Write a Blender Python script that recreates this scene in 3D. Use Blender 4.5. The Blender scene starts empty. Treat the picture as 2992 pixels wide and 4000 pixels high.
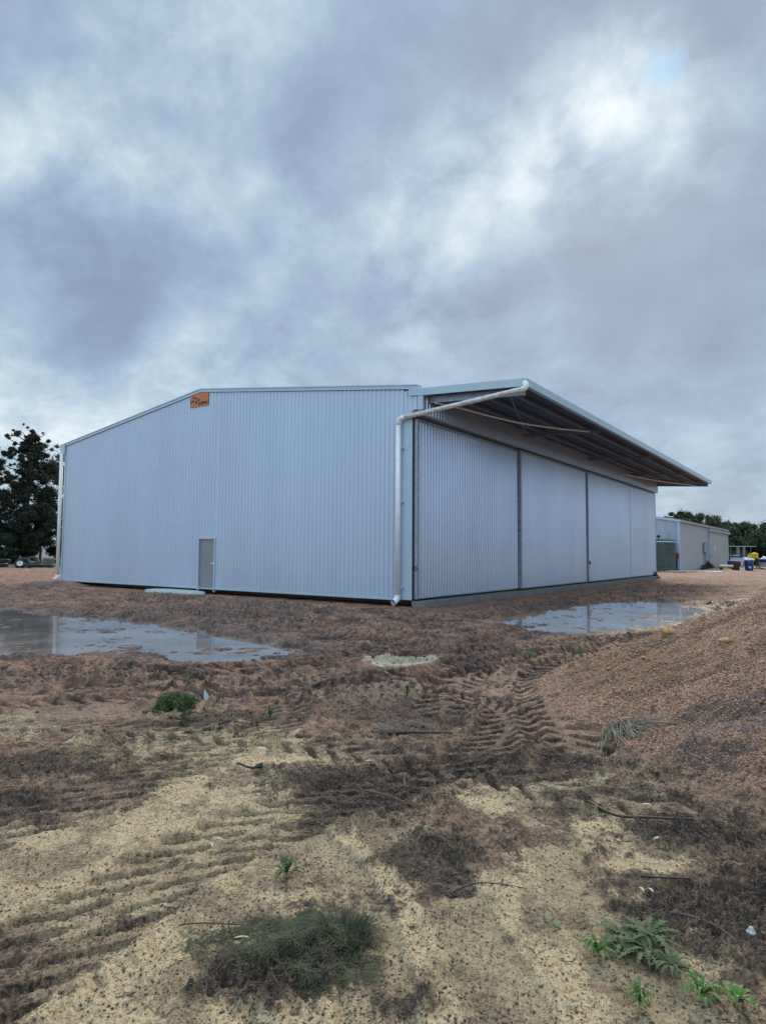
import bpy, bmesh, math, random
import numpy as np
from mathutils import Vector, Matrix
random.seed(7); rng=np.random.default_rng(11)
sc=bpy.context.scene; col=sc.collection
PI=math.pi
# ---------------------------------------------------------------- camera
CAM=Vector((11.5699,-17.9893,1.5679)); YAW,PITCH,ROLL,F=0.61657,0.06124,0.00669,2538.42
fw=Vector((-math.sin(YAW)*math.cos(PITCH),math.cos(YAW)*math.cos(PITCH),math.sin(PITCH)))
rt=fw.cross(Vector((0,0,1))).normalized(); up=rt.cross(fw)
c_,s_=math.cos(ROLL),math.sin(ROLL)
r2=c_*rt+s_*up; u2=-s_*rt+c_*up
cam=bpy.data.cameras.new('camera'); camo=bpy.data.objects.new('camera',cam); col.objects.link(camo)
m=Matrix((r2,u2,-fw)).transposed().to_4x4(); m.translation=CAM; camo.matrix_world=m
cam.sensor_fit='VERTICAL'; cam.sensor_height=36; cam.lens=36*F/4000; cam.clip_end=6000; cam.clip_start=.05
sc.camera=camo
# ---------------------------------------------------------------- world: overcast sky
SUN=Vector((-0.2247,0.8040,0.5506)).normalized()
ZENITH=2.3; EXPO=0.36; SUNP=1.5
BLOBS=[[-0.2309,0.8032,0.5492,0.98927,0.527],[-0.2108,0.7996,0.5624,0.99649,0.31],[-0.1238,0.8461,0.5184,0.99649,0.31],[-0.2947,0.7858,0.5438,0.99452,0.186],[-0.3854,0.7464,0.5425,0.99452,0.136],[-0.4603,0.7385,0.4927,0.99211,0.174],[-0.3722,0.7963,0.4768,0.99452,0.155],[-0.4945,0.7594,0.4227,0.99649,0.155],[-0.5112,0.7857,0.3483,0.99803,0.248],[-0.5981,0.4919,0.6327,0.98927,0.279],[-0.7907,0.414,0.4511,0.986,0.186],[-0.7548,0.4806,0.4464,0.99649,0.217],[-0.7663,0.3514,0.5378,0.98927,0.186],[-0.7078,0.5248,0.4728,0.99649,0.155],[-0.8512,0.4733,0.2268,0.96858,0.279],[-0.8942,0.4148,0.1686,0.97815,0.186],[-0.7212,0.6303,0.2874,0.98927,0.186],[-0.641,0.6246,0.4462,0.99649,0.155],[-0.1778,0.7682,0.615,0.986,-0.372],[-0.3627,0.6692,0.6486,0.98229,-0.186],[-0.8378,0.4266,0.3406,0.98229,-0.31],[-0.7893,0.5151,0.3342,0.98927,-0.248],[-0.6757,0.6353,0.3739,0.99211,-0.155],[-0.1346,0.8996,0.4154,0.96858,-0.217],[-0.5347,0.6339,0.5588,0.99211,-0.124],[-0.1915,0.9391,0.2854,0.97815,-0.062],[-0.5584,0.5611,0.611,0.99211,-0.074],[-0.8325,0.491,0.2566,0.99649,-0.155],[-0.3498,0.8751,0.3344,0.986,-0.093],[-0.7431,0.3187,0.5884,0.99649,-0.31]]
HOLE=(-.1676,.7964,.5811)
W=bpy.data.worlds.new('World'); sc.world=W; W.use_nodes=True
nt=W.node_tree; nt.nodes.clear()
def N(t,nt=None,**k):
    n=nt.nodes.new(t)
    for a,b in k.items(): setattr(n,a,b)
    return n
def mk_world():
    L=nt.links.new
    def math_(op,a,b=None,c=None,clamp=False):
        n=N('ShaderNodeMath',nt,operation=op,use_clamp=clamp)
        for i,v in enumerate((a,b,c)):
            if v is None: continue
            if isinstance(v,(int,float)): n.inputs[i].default_value=v
            else: L(v,n.inputs[i])
        return n.outputs[0]
    def vm(op,a,b=None,s=None):
        n=N('ShaderNodeVectorMath',nt,operation=op)
        for i,v in enumerate((a,b)):
            if v is None: continue
            if isinstance(v,(tuple,list)): n.inputs[i].default_value=v
            else: L(v,n.inputs[i])
        if s is not None:
            if isinstance(s,(int,float)): n.inputs['Scale'].default_value=s
            else: L(s,n.inputs['Scale'])
        return n.outputs['Value'] if op=='DOT_PRODUCT' else n.outputs[0]
    def noise(v,sc_,det,rough,dist=0):
        n=N('ShaderNodeTexNoise',nt); n.inputs['Scale'].default_value=sc_; n.inputs['Detail'].default_value=det
        n.inputs['Roughness'].default_value=rough; n.inputs['Distortion'].default_value=dist; L(v,n.inputs['Vector']); return n
    tc=N('ShaderNodeTexCoord',nt); d=tc.outputs['Generated']
    sx=N('ShaderNodeSeparateXYZ',nt); L(d,sx.inputs[0])
    z=math_('MAXIMUM',sx.outputs[2],0.0)
    inv=math_('DIVIDE',1.0,math_('ADD',z,.27))
    pl=vm('SCALE',d,s=inv)                       # cloud deck seen in perspective
    w1=noise(pl,2.2,4,.55)
    wv=vm('SUBTRACT',w1.outputs['Color'],(.5,.5,.5))
    plw=vm('ADD',pl,vm('SCALE',wv,s=.35))
    n1=noise(plw,3.6,10,.52,0).outputs[0]
    n2=noise(vm('ADD',d,vm('SCALE',wv,s=.05)),9.5,10,.62,0).outputs[0]
    dw=vm('NORMALIZE',vm('ADD',d,vm('SCALE',vm('SUBTRACT',noise(d,7,5,.6).outputs['Color'],(.5,.5,.5)),s=.13)))
    acc=math_('MULTIPLY_ADD',math_('SUBTRACT',n1,.5),1.0,.52)
    acc=math_('MULTIPLY_ADD',math_('SUBTRACT',n2,.5),1.0,acc)
    bsum=None
    for x,y,zz,cr,wt in BLOBS:
        dt=vm('DOT_PRODUCT',dw,(x,y,zz))
        mr=N('ShaderNodeMapRange',nt,interpolation_type='SMOOTHSTEP'); L(dt,mr.inputs[0])
        mr.inputs[1].default_value=cr; mr.inputs[2].default_value=1.0; mr.inputs[3].default_value=0; mr.inputs[4].default_value=wt
        bsum=mr.outputs[0] if bsum is None else math_('ADD',bsum,mr.outputs[0])
    acc=math_('MULTIPLY_ADD',bsum,math_('MULTIPLY_ADD',math_('ADD',n1,n2),2.2,-1.25),acc)
    rp=N('ShaderNodeValToRGB',nt); e=rp.color_ramp.elements
    L(math_('MULTIPLY',acc,.5,clamp=True),rp.inputs[0])
    stops=[(0,(.175,.232,.33)),(.12,(.21,.282,.39)),(.22,(.258,.348,.46)),(.32,(.315,.42,.53)),(.43,(.39,.50,.59)),(.57,(.50,.60,.665)),(.78,(.70,.76,.79)),(1,(1.0,1.02,1.0))]
    e[0].position=0; e[0].color=(*stops[0][1],1); e[1].position=1; e[1].color=(*stops[-1][1],1)
    for p_,c in stops[1:-1]:
        q=e.new(p_); q.color=(*c,1)
    hole=vm('DOT_PRODUCT',dw,HOLE); hm=N('ShaderNodeMapRange',nt,interpolation_type='SMOOTHSTEP'); L(hole,hm.inputs[0]); hm.inputs[1].default_value=.9993; hm.inputs[2].default_value=1.0; hm.inputs[3].default_value=0; hm.inputs[4].default_value=.6
    hx=N('ShaderNodeMix',nt,data_type='RGBA'); hq=math_('MULTIPLY',hm.outputs[0],math_('MULTIPLY_ADD',n2,5.0,-1.8,clamp=True)); L(hq,hx.inputs[0]); L(rp.outputs[0],hx.inputs[6]); hx.inputs[7].default_value=(.25,.50,.72,1)
    # brightness added towards the zenith, above the view, to lift the ground
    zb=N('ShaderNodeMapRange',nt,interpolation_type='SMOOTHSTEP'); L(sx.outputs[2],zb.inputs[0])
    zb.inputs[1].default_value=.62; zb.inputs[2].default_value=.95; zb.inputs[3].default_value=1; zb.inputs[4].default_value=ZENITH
    # unseen sky behind the photographer boosted to light the shed walls
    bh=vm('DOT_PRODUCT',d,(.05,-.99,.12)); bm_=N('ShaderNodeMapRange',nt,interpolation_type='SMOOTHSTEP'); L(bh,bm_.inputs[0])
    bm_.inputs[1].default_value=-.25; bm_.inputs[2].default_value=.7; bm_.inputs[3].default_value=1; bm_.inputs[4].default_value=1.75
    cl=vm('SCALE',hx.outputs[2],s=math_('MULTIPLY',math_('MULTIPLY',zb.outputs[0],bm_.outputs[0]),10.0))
    sky=N('ShaderNodeTexSky',nt,sky_type='NISHITA'); sky.sun_disc=False
    sky.sun_elevation=math.asin(SUN.z); sky.sun_rotation=math.atan2(SUN.x,SUN.y)
    mx=N('ShaderNodeMix',nt,data_type='RGBA'); mx.inputs[0].default_value=.94
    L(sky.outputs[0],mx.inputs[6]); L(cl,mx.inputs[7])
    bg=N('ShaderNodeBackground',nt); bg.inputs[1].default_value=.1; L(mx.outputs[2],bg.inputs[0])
    o=N('ShaderNodeOutputWorld',nt); L(bg.outputs[0],o.inputs[0])
mk_world()
W.cycles.sampling_method='MANUAL'; W.cycles.sample_map_resolution=512
sl=bpy.data.lights.new('sun','SUN'); sl.energy=SUNP; sl.angle=math.radians(10); sl.color=(1,.86,.68)
so=bpy.data.objects.new('sun',sl); col.objects.link(so); so.rotation_euler=SUN.to_track_quat('Z','Y').to_euler()
vs=sc.view_settings; vs.view_transform='Standard'; vs.look='None'; vs.exposure=EXPO; vs.gamma=1; vs.use_curve_mapping=False
# ---------------------------------------------------------------- materials
def mat(name,c,rough=.6,metal=0,var=0,vs_=3,bump=0,bs=40,spec=.5,c2=None,stretch=(1,1,1)):
    m=bpy.data.materials.new(name); m.use_nodes=True; t=m.node_tree; b=t.nodes['Principled BSDF']
    b.inputs['Base Color'].default_value=(*c,1); b.inputs['Roughness'].default_value=rough; b.inputs['Metallic'].default_value=metal
    b.inputs['Specular IOR Level'].default_value=spec
    tc=t.nodes.new('ShaderNodeTexCoord'); mp=t.nodes.new('ShaderNodeMapping'); t.links.new(tc.outputs['Object'],mp.inputs[0]); mp.inputs['Scale'].default_value=stretch
    if var or c2:
        n=t.nodes.new('ShaderNodeTexNoise'); n.inputs['Scale'].default_value=vs_; n.inputs['Detail'].default_value=6; n.inputs['Roughness'].default_value=.62
        t.links.new(mp.outputs[0],n.inputs[0]); r=t.nodes.new('ShaderNodeValToRGB'); e=r.color_ramp.elements
        e[0].position=.32; e[1].position=.68
        if c2: a,bb=c,c2
        else: a=tuple(v*(1-var) for v in c); bb=tuple(min(1,v*(1+var)) for v in c)
        e[0].color=(*a,1); e[1].color=(*bb,1); t.links.new(n.outputs[0],r.inputs[0]); t.links.new(r.outputs[0],b.inputs['Base Color'])
    if bump:
        n=t.nodes.new('ShaderNodeTexNoise'); n.inputs['Scale'].default_value=bs; n.inputs['Detail'].default_value=4
        t.links.new(mp.outputs[0],n.inputs[0]); bu=t.nodes.new('ShaderNodeBump'); bu.inputs['Strength'].default_value=bump; bu.inputs['Distance'].default_value=.02
        t.links.new(n.outputs[0],bu.inputs['Height']); t.links.new(bu.outputs[0],b.inputs['Normal'])
    return m
M=dict(
 cladm=mat('door_cladding',(.58,.66,.76),.30,.70,.05,.5,0,2,stretch=(1,1,.25)),
 clad=mat('zincalume_cladding',(.54,.63,.715),.36,.35,.05,.5,.05,2,stretch=(1,1,.25)),
 flash=mat('pale_steel_flashing',(.47,.60,.65),.4,.2,.05,1.5),
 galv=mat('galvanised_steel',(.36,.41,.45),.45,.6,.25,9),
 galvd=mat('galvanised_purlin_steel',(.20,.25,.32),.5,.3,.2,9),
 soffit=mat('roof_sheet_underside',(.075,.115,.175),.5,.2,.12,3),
 pvc=mat('white_pvc_pipe',(.90,.90,.87),.45,0,.06,4),
 pvcd=mat('soiled_white_pvc_pipe',(.46,.42,.37),.5,0,c2=(.86,.86,.82),vs_=5,stretch=(1,1,2.4)),
 door=mat('brushed_door_skin',(.30,.30,.305),.5,.3,.08,2),
 dark=mat('dark_rubber',(.012,.012,.014),.6,0,.3,6),
 black=mat('black_plastic',(.008,.008,.01),.35,0,.3,6),
 conc=mat('concrete',(.20,.19,.18),.8,0,.22,5,.3,30),
 concp=mat('pale_concrete',(.46,.52,.47),.6,0,.14,4,.3,22),
 sign=mat('orange_sign_sheet',(.62,.20,.055),.5,0,.06,5),
 ink=mat('dark_brown_print',(.018,.012,.012),.5),
 screw=mat('screw_head',(.16,.2,.25),.5,.6),
 old=mat('weathered_galvanised_wall',(.38,.44,.50),.5,.3,.28,1.1,stretch=(1,6,.18)),
 beige=mat('beige_painted_cladding',(.43,.42,.415),.6,0,.10,1.4,stretch=(1,4,.4)),
 beigeroof=mat('beige_roof_edge',(.38,.37,.36),.6,0,.08,2),
 tank=mat('dark_green_tank',(.065,.085,.08),.5,.1,.25,3),
 red=mat('red_enamel',(.35,.02,.03),.4),
 blue=mat('blue_plastic',(.008,.022,.15),.4,0,.15,4),
 bluel=mat('pale_blue_plastic',(.42,.56,.68),.5,0,.1,4),
 white=mat('white_plastic',(.70,.72,.70),.5,0,.08,4),
 yellow=mat('yellow_plastic',(.72,.47,.02),.45,0,.1,6),
 cream=mat('cream_plastic',(.55,.57,.38),.5,0,.1,5),
 brown=mat('rusty_brown_steel',(.06,.026,.017),.75,.1,.35,6),
 timber=mat('weathered_timber',(.25,.23,.20),.85,0,.25,8,.3,30,stretch=(1,1,8)),
 grey=mat('grey_weathered_block',(.14,.135,.13),.85,0,.3,6),
 bark=mat('tree_bark',(.035,.028,.025),.9,0,.3,5,.5,20),
 barkg=mat('pale_gum_bark',(.17,.14,.115),.85,0,.3,3,.3,12),
 pine=mat('dark_pine_needles',(.009,.016,.009),.7,0,c2=(.04,.055,.028),vs_=1.2),
 gum=mat('olive_gum_leaves',(.02,.03,.012),.6,0,c2=(.12,.125,.045),vs_=.5),
 gumd=mat('dark_olive_leaves',(.014,.022,.011),.6,0,c2=(.07,.085,.035),vs_=.6),
 leaf=mat('fresh_green_leaf',(.05,.12,.02),.55,0,c2=(.15,.27,.055),vs_=14,spec=.3),
 thistle=mat('grey_green_thistle_leaf',(.035,.06,.02),.7,0,c2=(.12,.16,.065),vs_=18,spec=.3),
 bush=mat('dull_green_foliage',(.045,.075,.018),.6,0,c2=(.13,.19,.05),vs_=9),
 sedge=mat('dark_sedge_blades',(.015,.022,.009),.75,0,c2=(.075,.088,.036),vs_=16),
 straw=mat('dry_straw',(.12,.095,.065),.8,0,c2=(.46,.39,.28),vs_=14),
 stick=mat('grey_brown_stick',(.07,.05,.04),.8,0,c2=(.17,.13,.105),vs_=20),
 stickd=mat('dark_wet_stick',(.02,.015,.013),.6,0,c2=(.055,.04,.033),vs_=20),
 leafp=mat('pale_dead_leaf',(.46,.44,.32),.6,0,.15,20),
)
# ---------------------------------------------------------------- mesh helpers
class MB:
    def __init__(s): s.v=[]; s.f=[]; s.mi=[]; s.cur=0
    def add(s,vs,fs):
        o=len(s.v); s.v.extend([tuple(v) for v in vs]); s.f.extend([tuple(i+o for i in f) for f in fs]); s.mi.extend([s.cur]*len(fs)); return s
    def box(s,a,b,Mx=None):
        x0,y0,z0=a; x1,y1,z1=b
        vs=[(x,y,z) for z in(z0,z1) for x,y in((x0,y0),(x1,y0),(x1,y1),(x0,y1))]
        if Mx is not None: vs=[Mx@Vector(v) for v in vs]
        return s.add(vs,[(3,2,1,0),(4,5,6,7),(0,1,5,4),(1,2,6,5),(2,3,7,6),(3,0,4,7)])
    def bar(s,p,q,w,h,upv=(0,0,1)):
        p,q=Vector(p),Vector(q); d=(q-p).normalized(); u=Vector(upv); r=d.cross(u)
        if r.length<1e-4: r=d.cross(Vector((1,0,0)))
        r.normalize(); u=r.cross(d)
        vs=[P+r*a*w/2+u*b*h/2 for P in(p,q) for a,b in((-1,-1),(1,-1),(1,1),(-1,1))]
        return s.add(vs,[(3,2,1,0),(4,5,6,7),(0,1,5,4),(1,2,6,5),(2,3,7,6),(3,0,4,7)])
    def tube(s,pts,r,n=12,caps=True,hollow=False):
        pts=[Vector(p) for p in pts]; R=r if isinstance(r,(list,tuple)) else [r]*len(pts)
        o=len(s.v); prev=None
        for i,p in enumerate(pts):
            d=(pts[min(i+1,len(pts)-1)]-pts[max(i-1,0)]).normalized()
            a=prev if prev is not None else (Vector((0,0,1)) if abs(d.z)<.9 else Vector((1,0,0)))
            x=(a-d*a.dot(d)).normalized(); prev=x; y=d.cross(x)
            for k in range(n):
                t=2*PI*k/n; s.v.append(tuple(p+(x*math.cos(t)+y*math.sin(t))*R[i]))
        for i in range(len(pts)-1):
            for k in range(n):
                a=o+i*n+k; b=o+i*n+(k+1)%n; s.f.append((a,b,b+n,a+n)); s.mi.append(s.cur)
        if caps:
            s.f.append(tuple(o+k for k in range(n-1,-1,-1))); s.f.append(tuple(o+(len(pts)-1)*n+k for k in range(n))); s.mi+= [s.cur]*2
        return s
    def lathe(s,prof,c=(0,0,0),n=20,Mx=None):
        o=len(s.v)
        for r,z in prof:
            for k in range(n):
                t=2*PI*k/n; v=Vector((r*math.cos(t),r*math.sin(t),z))
                if Mx is not None: v=Mx@v
                s.v.append((v[0]+c[0],v[1]+c[1],v[2]+c[2]))
        for i in range(len(prof)-1):
            for k in range(n):
                a=o+i*n+k; b=o+i*n+(k+1)%n; s.f.append((a,b,b+n,a+n)); s.mi.append(s.cur)
        return s
    def build(s,name,m,parent=None,smooth=False):
        me=bpy.data.meshes.new(name); me.from_pydata(s.v,[],s.f)
        for mm in (m if isinstance(m,(list,tuple)) else [m]): me.materials.append(M[mm] if isinstance(mm,str) else mm)
        if isinstance(m,(list,tuple)): me.polygons.foreach_set('material_index',s.mi)
        if smooth: me.polygons.foreach_set('use_smooth',[True]*len(me.polygons))
        me.update(); o=bpy.data.objects.new(name,me); col.objects.link(o)
        if parent is not None:
            o.parent=parent; o.matrix_parent_inverse=Matrix.Translation(-Vector(parent.location)) if not parent.rotation_euler.z else parent.matrix_world.inverted()
        return o
def npmesh(name,V,Fc,m,parent=None,smooth=False,local=False):
    V=np.asarray(V,dtype=np.float32); Fc=np.asarray(Fc,dtype=np.int32); k=Fc.shape[1]
    me=bpy.data.meshes.new(name); me.vertices.add(len(V)); me.vertices.foreach_set('co',V.ravel())
    me.loops.add(Fc.size); me.loops.foreach_set('vertex_index',Fc.ravel())
    me.polygons.add(len(Fc)); me.polygons.foreach_set('loop_start',np.arange(0,Fc.size,k,dtype=np.int32)); me.polygons.foreach_set('loop_total',np.full(len(Fc),k,dtype=np.int32))
    if smooth: me.polygons.foreach_set('use_smooth',np.ones(len(Fc),dtype=bool))
    for mm in (m if isinstance(m,(list,tuple)) else [m]): me.materials.append(M[mm] if isinstance(mm,str) else mm)
    me.update(calc_edges=True); o=bpy.data.objects.new(name,me); col.objects.link(o)
    if parent is not None:
        o.parent=parent
        if not local: o.matrix_parent_inverse=Matrix.Translation(-Vector(parent.location))
    return o
def tag(o,label=None,cat=None,group=None,kind=None):
    if label: o['label']=label
    if cat: o['category']=cat
    if group: o['group']=group
    if kind: o['kind']=kind
    return o
def thing(name,loc,label,cat,group=None):
    o=bpy.data.objects.new(name,None); col.objects.link(o); o.location=loc; o.empty_display_size=.3; return tag(o,label,cat,group)
# ---------------------------------------------------------------- terrain functions
def _h(ix,iy,s):
    h=(ix.astype(np.int64)*374761393+iy.astype(np.int64)*668265263+s*974634777)&0xffffffff
    h=((h^(h>>13))*1274126177)&0xffffffff; h=h^(h>>16); return (h&0xffff)/65535.0*2*PI
def perlin(x,y,s=0):
    ix=np.floor(x).astype(np.int64); iy=np.floor(y).astype(np.int64); fx=x-ix; fy=y-iy
    u=fx*fx*fx*(fx*(fx*6-15)+10); v=fy*fy*fy*(fy*(fy*6-15)+10)
    def g(a,b,dx,dy):
        t=_h(a,b,s); return np.cos(t)*dx+np.sin(t)*dy
    n00=g(ix,iy,fx,fy); n10=g(ix+1,iy,fx-1,fy); n01=g(ix,iy+1,fx,fy-1); n11=g(ix+1,iy+1,fx-1,fy-1)
    return ((n00*(1-u)+n10*u)*(1-v)+(n01*(1-u)+n11*u)*v)*1.5
def fbm(x,y,o=4,s=0,g=.5):
    r=0;a=1;t=0
    for i in range(o):
        r=r+a*perlin(x+i*17.3,y-i*9.1,s+i); t+=a; a*=g; x=x*2.03; y=y*2.03
    return r/t
def sst(a,b,x):
    t=np.clip((x-a)/(b-a),0,1); return t*t*(3-2*t)
SPL=[[0,7.68,-14.37,0.69,0.51,0.74,-0.675,1.0],[0,8.55,-16.22,0.6,0.44,0.925,-0.52,1.0],[0,9.35,-16.18,0.63,0.46,0.52,-0.41,1.0],[0,10.31,-15.77,0.7,0.5,0.375,-0.655,1.0],[0,9.44,-15.07,0.56,0.4,0.365,-0.5,0.8],[0,10.45,-14.34,0.54,0.4,0.16,-0.53,1.0],[0,10.44,-15.06,0.52,0.38,0.21,-0.55,1.0],[0,5.5,-14.97,0.69,0.52,0.935,-0.455,0.55],[0,9.82,-14.11,0.73,0.54,0.2,-0.455,1.0],[0,5.7,-13.62,1.2,0.9,0.47,-0.345,0.45],[0,8.5,-15.23,0.52,0.39,0.565,-0.505,1.0],[0,10.99,-14.88,0.36,0.26,0.095,-0.52,0.7],[0,11.01,-15.44,0.37,0.27,0.06,-0.28,1.0],[1,9.08,-14.45,0.45,0.33,0.33,-0.47,1.0],[1,8.47,-14.43,0.34,0.25,0.205,-0.23,0.8],[1,9.73,-14.94,0.27,0.2,0.18,-0.3,1.0],[1,7.01,-15.09,0.59,0.43,0.435,-0.27,0.6],[1,7.38,-15.86,0.25,0.19,0.285,-0.145,0.75],[1,9.95,-15.11,0.11,0.08,0.075,-0.13,1.0],[1,10.76,-13.96,0.45,0.33,0.065,-0.335,1.0],[1,11.17,-14.53,0.32,0.23,0.06,-0.57,1.0],[1,10.11,-13.99,0.33,0.24,0.06,-0.17,0.8],[1,9.22,-13.46,0.6,0.44,0.255,-0.485,0.9],[1,7.72,-12.24,1.04,0.78,0.56,-0.83,0.7],[1,9.8,-16.06,0.23,0.17,0.17,-0.18,1.1],[1,6.48,-14.34,0.59,0.44,0.35,-0.245,0.55],[1,10.24,-15.99,0.13,0.09,0.06,-0.085,1.0],[1,10.78,-14.58,0.2,0.15,0.025,-0.105,0.7],[1,9.09,-16.49,0.24,0.17,0.075,-0.045,0.4],[1,8.85,-16.64,0.1,0.07,0.265,-0.13,0.45],[1,11.2,-15.22,0.11,0.08,0.025,-0.22,0.5],[1,6.7,-13.64,0.49,0.37,0.355,-0.315,0.6],[1,6.59,-15.41,0.39,0.3,0.35,-0.175,0.7],[1,9.1,-14.92,0.2,0.14,0.135,-0.17,0.8],[1,10.21,-13.56,0.28,0.2,0.035,-0.115,0.8],[2,6.21,-11.76,1.43,1.08,0.615,-0.71,0.9],[2,8.31,-10.35,1.1,0.82,0.46,-1.09,0.6],[2,2.91,-13.21,1.42,1.08,0.72,-0.395,0.9],[2,-3.02,-5.03,2.29,1.88,2.51,-2.22,0.9],[2,-9.74,-2.29,1.46,1.27,1.785,-1.31,0.7],[2,2.52,1.25,2.92,2.43,1.055,-2.24,0.9],[2,1.51,13.36,5.1,4.57,1.275,-3.97,0.8],[2,8.58,5.09,1.3,1.08,0.405,-3.185,0.9],[2,5.93,-6.58,1.57,1.22,0.625,-1.265,0.5],[2,4.96,-13.74,1.12,0.84,0.505,-0.32,0.6],[2,2.22,-5.77,1.42,1.14,0.955,-1.245,0.4],[2,-20.21,-1.87,2.26,2.08,1.78,-0.895,0.6],[2,10.42,-12.65,0.39,0.3,0.08,-0.38,0.35],[2,5.1,-11.29,1.14,0.87,0.275,-0.28,0.6]]
HEAP=(14.1,-8.4)
def heap_h(x,y):
    dx=x-HEAP[0]; dy=y-HEAP[1]; d=np.hypot(dx,np.where(dy<0,dy*1.10,dy*1.2)); d=d+.35*fbm(x*.45,y*.45,3,50)+.06*fbm(x*3,y*3,3,51)
    t=(6.1-d)*.44
    h=np.where(t>0,t,0); h=np.sqrt(t*t+.004)*.5+t*.5
    h=np.where(h>1.9,1.9+(h-1.9)*.3,h)
    # gully and terrace lines running down the face
    ang=np.arctan2(dy,dx); g=np.abs(((ang*3.2+.5*fbm(x*.6,y*.6,3,52))%1)-.5)*2
    h=h-.10*sst(.75,1,g)*sst(0,.5,h)+.06*fbm(x*1.2,y*1.2,4,53)*sst(0,.3,h)
    return h
WL=-.285
PUD=[
 dict(p=[(-16,-8.4),(-9.8,-7.7),(-6.9,-7.7),(-4.6,-7.5),(-1.5,-7.5),(1.6,-8.1),(3.2,-8.6),(3.9,-9.3),(3.5,-10.4),(2.5,-11.2),(1.4,-11.3),(.5,-11.9),(-.1,-12.9),(-1.5,-14),(-6,-14),(-14,-13)]),
 dict(p=[(3.3,-1.6),(3.55,.3),(3.4,3.4),(3.6,7.3),(5.0,10.2),(6.6,9.2),(7.9,7.6),(8.6,3.4),(8.2,.2),(7.5,-2.8),(6.8,-3.9),(5.8,-3.6),(4.4,-2.6)]),
 dict(p=[(-19.2,-5.2),(-17.7,-2.4),(-16.6,-3.0),(-18,-5.6)]),
 dict(p=[(8.2,9.5),(8.5,11.6),(9.6,11),(9.9,7),(9.2,6.4)]),
 dict(p=[(5.35,-9.2),(5.3,-8.95),(5.55,-8.85),(5.75,-9.0),(5.65,-9.2)]),
 dict(p=[(-14.5,-7.4),(-12.9,-6.3),(-12.0,-6.4),(-13.6,-7.6)]),
 dict(p=[(5.9,-5.6),(6.0,-5.0),(6.4,-5.0),(6.4,-5.6)]),
 dict(p=[(-1.9,-4.2),(-1.6,-3.7),(-.8,-3.7),(-.7,-4.1)]),
]
def poly_sd(P,x,y):
    P=np.array(P); n=len(P); d=np.full(x.shape,1e9); ins=np.zeros(x.shape,bool)
    for i in range(n):
        a=P[i]; b=P[(i+1)%n]; e=b-a; wx=x-a[0]; wy=y-a[1]; t=np.clip((wx*e[0]+wy*e[1])/(e@e),0,1)
        d=np.minimum(d,np.hypot(wx-e[0]*t,wy-e[1]*t))
        c=(a[1]>y)!=(b[1]>y)
        with np.errstate(divide='ignore',invalid='ignore'): xx=e[0]*(y-a[1])/(e[1] if e[1] else 1e-9)+a[0]
        ins^=c&(x<xx)
    return np.where(ins,-d,d)
# tyre tracks: points, half width, lug pitch, depth, lug slant
TR=[
 ([(8.98,-16.9),(8.86,-16.3),(8.74,-15.7),(8.80,-15.0),(9.0,-14.2),(9.2,-13.2),(9.0,-12.2),(8.3,-11.3),(7.0,-10.9),(5,-11.2)],.27,.215,.10,1.25),
 ([(7.6,-17.2),(7.55,-15.8),(7.5,-14.6),(7.2,-13.4),(6.2,-12.4),(4.4,-12.0),(1.5,-12.3)],.27,.22,.06,1.25),
 ([(10.9,-16.2),(10.35,-15.55),(9.85,-15.1),(9.4,-14.9)],.15,.06,.03,0),
 ([(10.45,-16.4),(9.95,-15.75),(9.45,-15.35),(9.0,-15.2)],.14,.06,.03,0),
 ([(11.5,-16.0),(10.8,-15.3),(10.3,-14.6),(9.9,-13.9)],.14,.06,.03,0),
 ([(9.7,-12.6),(8.6,-10.6),(7.9,-8.6),(7.7,-6.2),(8.2,-3)],.33,.26,.13,.9),
 ([(8.2,-12.2),(7.3,-10.4),(6.9,-8.3),(6.9,-6.0),(7.3,-4.2)],.33,.26,.13,.9),
 ([(5.4,-13.2),(6.4,-11.6),(6.8,-9.6),(6.4,-7.2),(5.2,-5.4),(3,-4)],.33,.27,.13,.9),
 ([(3.7,-13.4),(4.6,-11.8),(4.9,-9.8),(4.5,-7.6),(3.4,-5.9),(0.5,-4.9),(-6,-4.6)],.33,.27,.13,.9),
 ([(-8,-6.0),(-3,-6.1),(1,-6.6),(3.5,-7.8),(5,-10)],.33,.27,.07,.9),
 ([(-10,-3.2),(-4,-2.8),(1,-2.9),(4,-2.2),(8,2),(8.9,8),(8.8,20)],.35,.27,.08,.9),
 ([(-18,-6.2),(-10,-4.8),(-4,-4.2),(1,-4.3),(2.6,0),(2.6,12),(2.2,30)],.35,.27,.06,.9),
 ([(10.6,-13.6),(9.2,-13.6),(7.6,-13.9),(5.6,-14.6),(3,-16)],.27,.22,.05,.9),
 ([(-14,-15.2),(-5,-15.4),(-1,-14.9),(3,-12.6),(5.2,-9.9),(5.9,-6.8),(5.2,-2),(2.8,6)],.30,.27,.10,.9),
 ([(-14,-17.2),(-4,-17.6),(1.2,-16.6),(4.6,-14.0),(6.6,-11.0),(7.5,-7.6),(7.4,-4)],.30,.27,.10,.9),
 ([(-16,-3.4),(-8,-3.5),(-1,-5.2),(2.6,-6.8),(6.2,-7.4),(8.2,-6.0)],.30,.27,.09,.9),
 ([(1.8,32),(2.2,14),(3.0,5),(2.4,-1),(0,-2.6),(-8,-2.4)],.28,.27,.06,.9),
 ([(5,12),(8,16),(9,24),(8,40)],.4,.28,.07,.9),([(-30,-3),(-20,-1.8),(-12,-1.6),(-3,-1.7)],.3,.27,.05,.9),
 ([(-40,-2),(-26,-6),(-14,-7.6),(-6,-7.2)],.35,.3,.08,.9),
]
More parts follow.
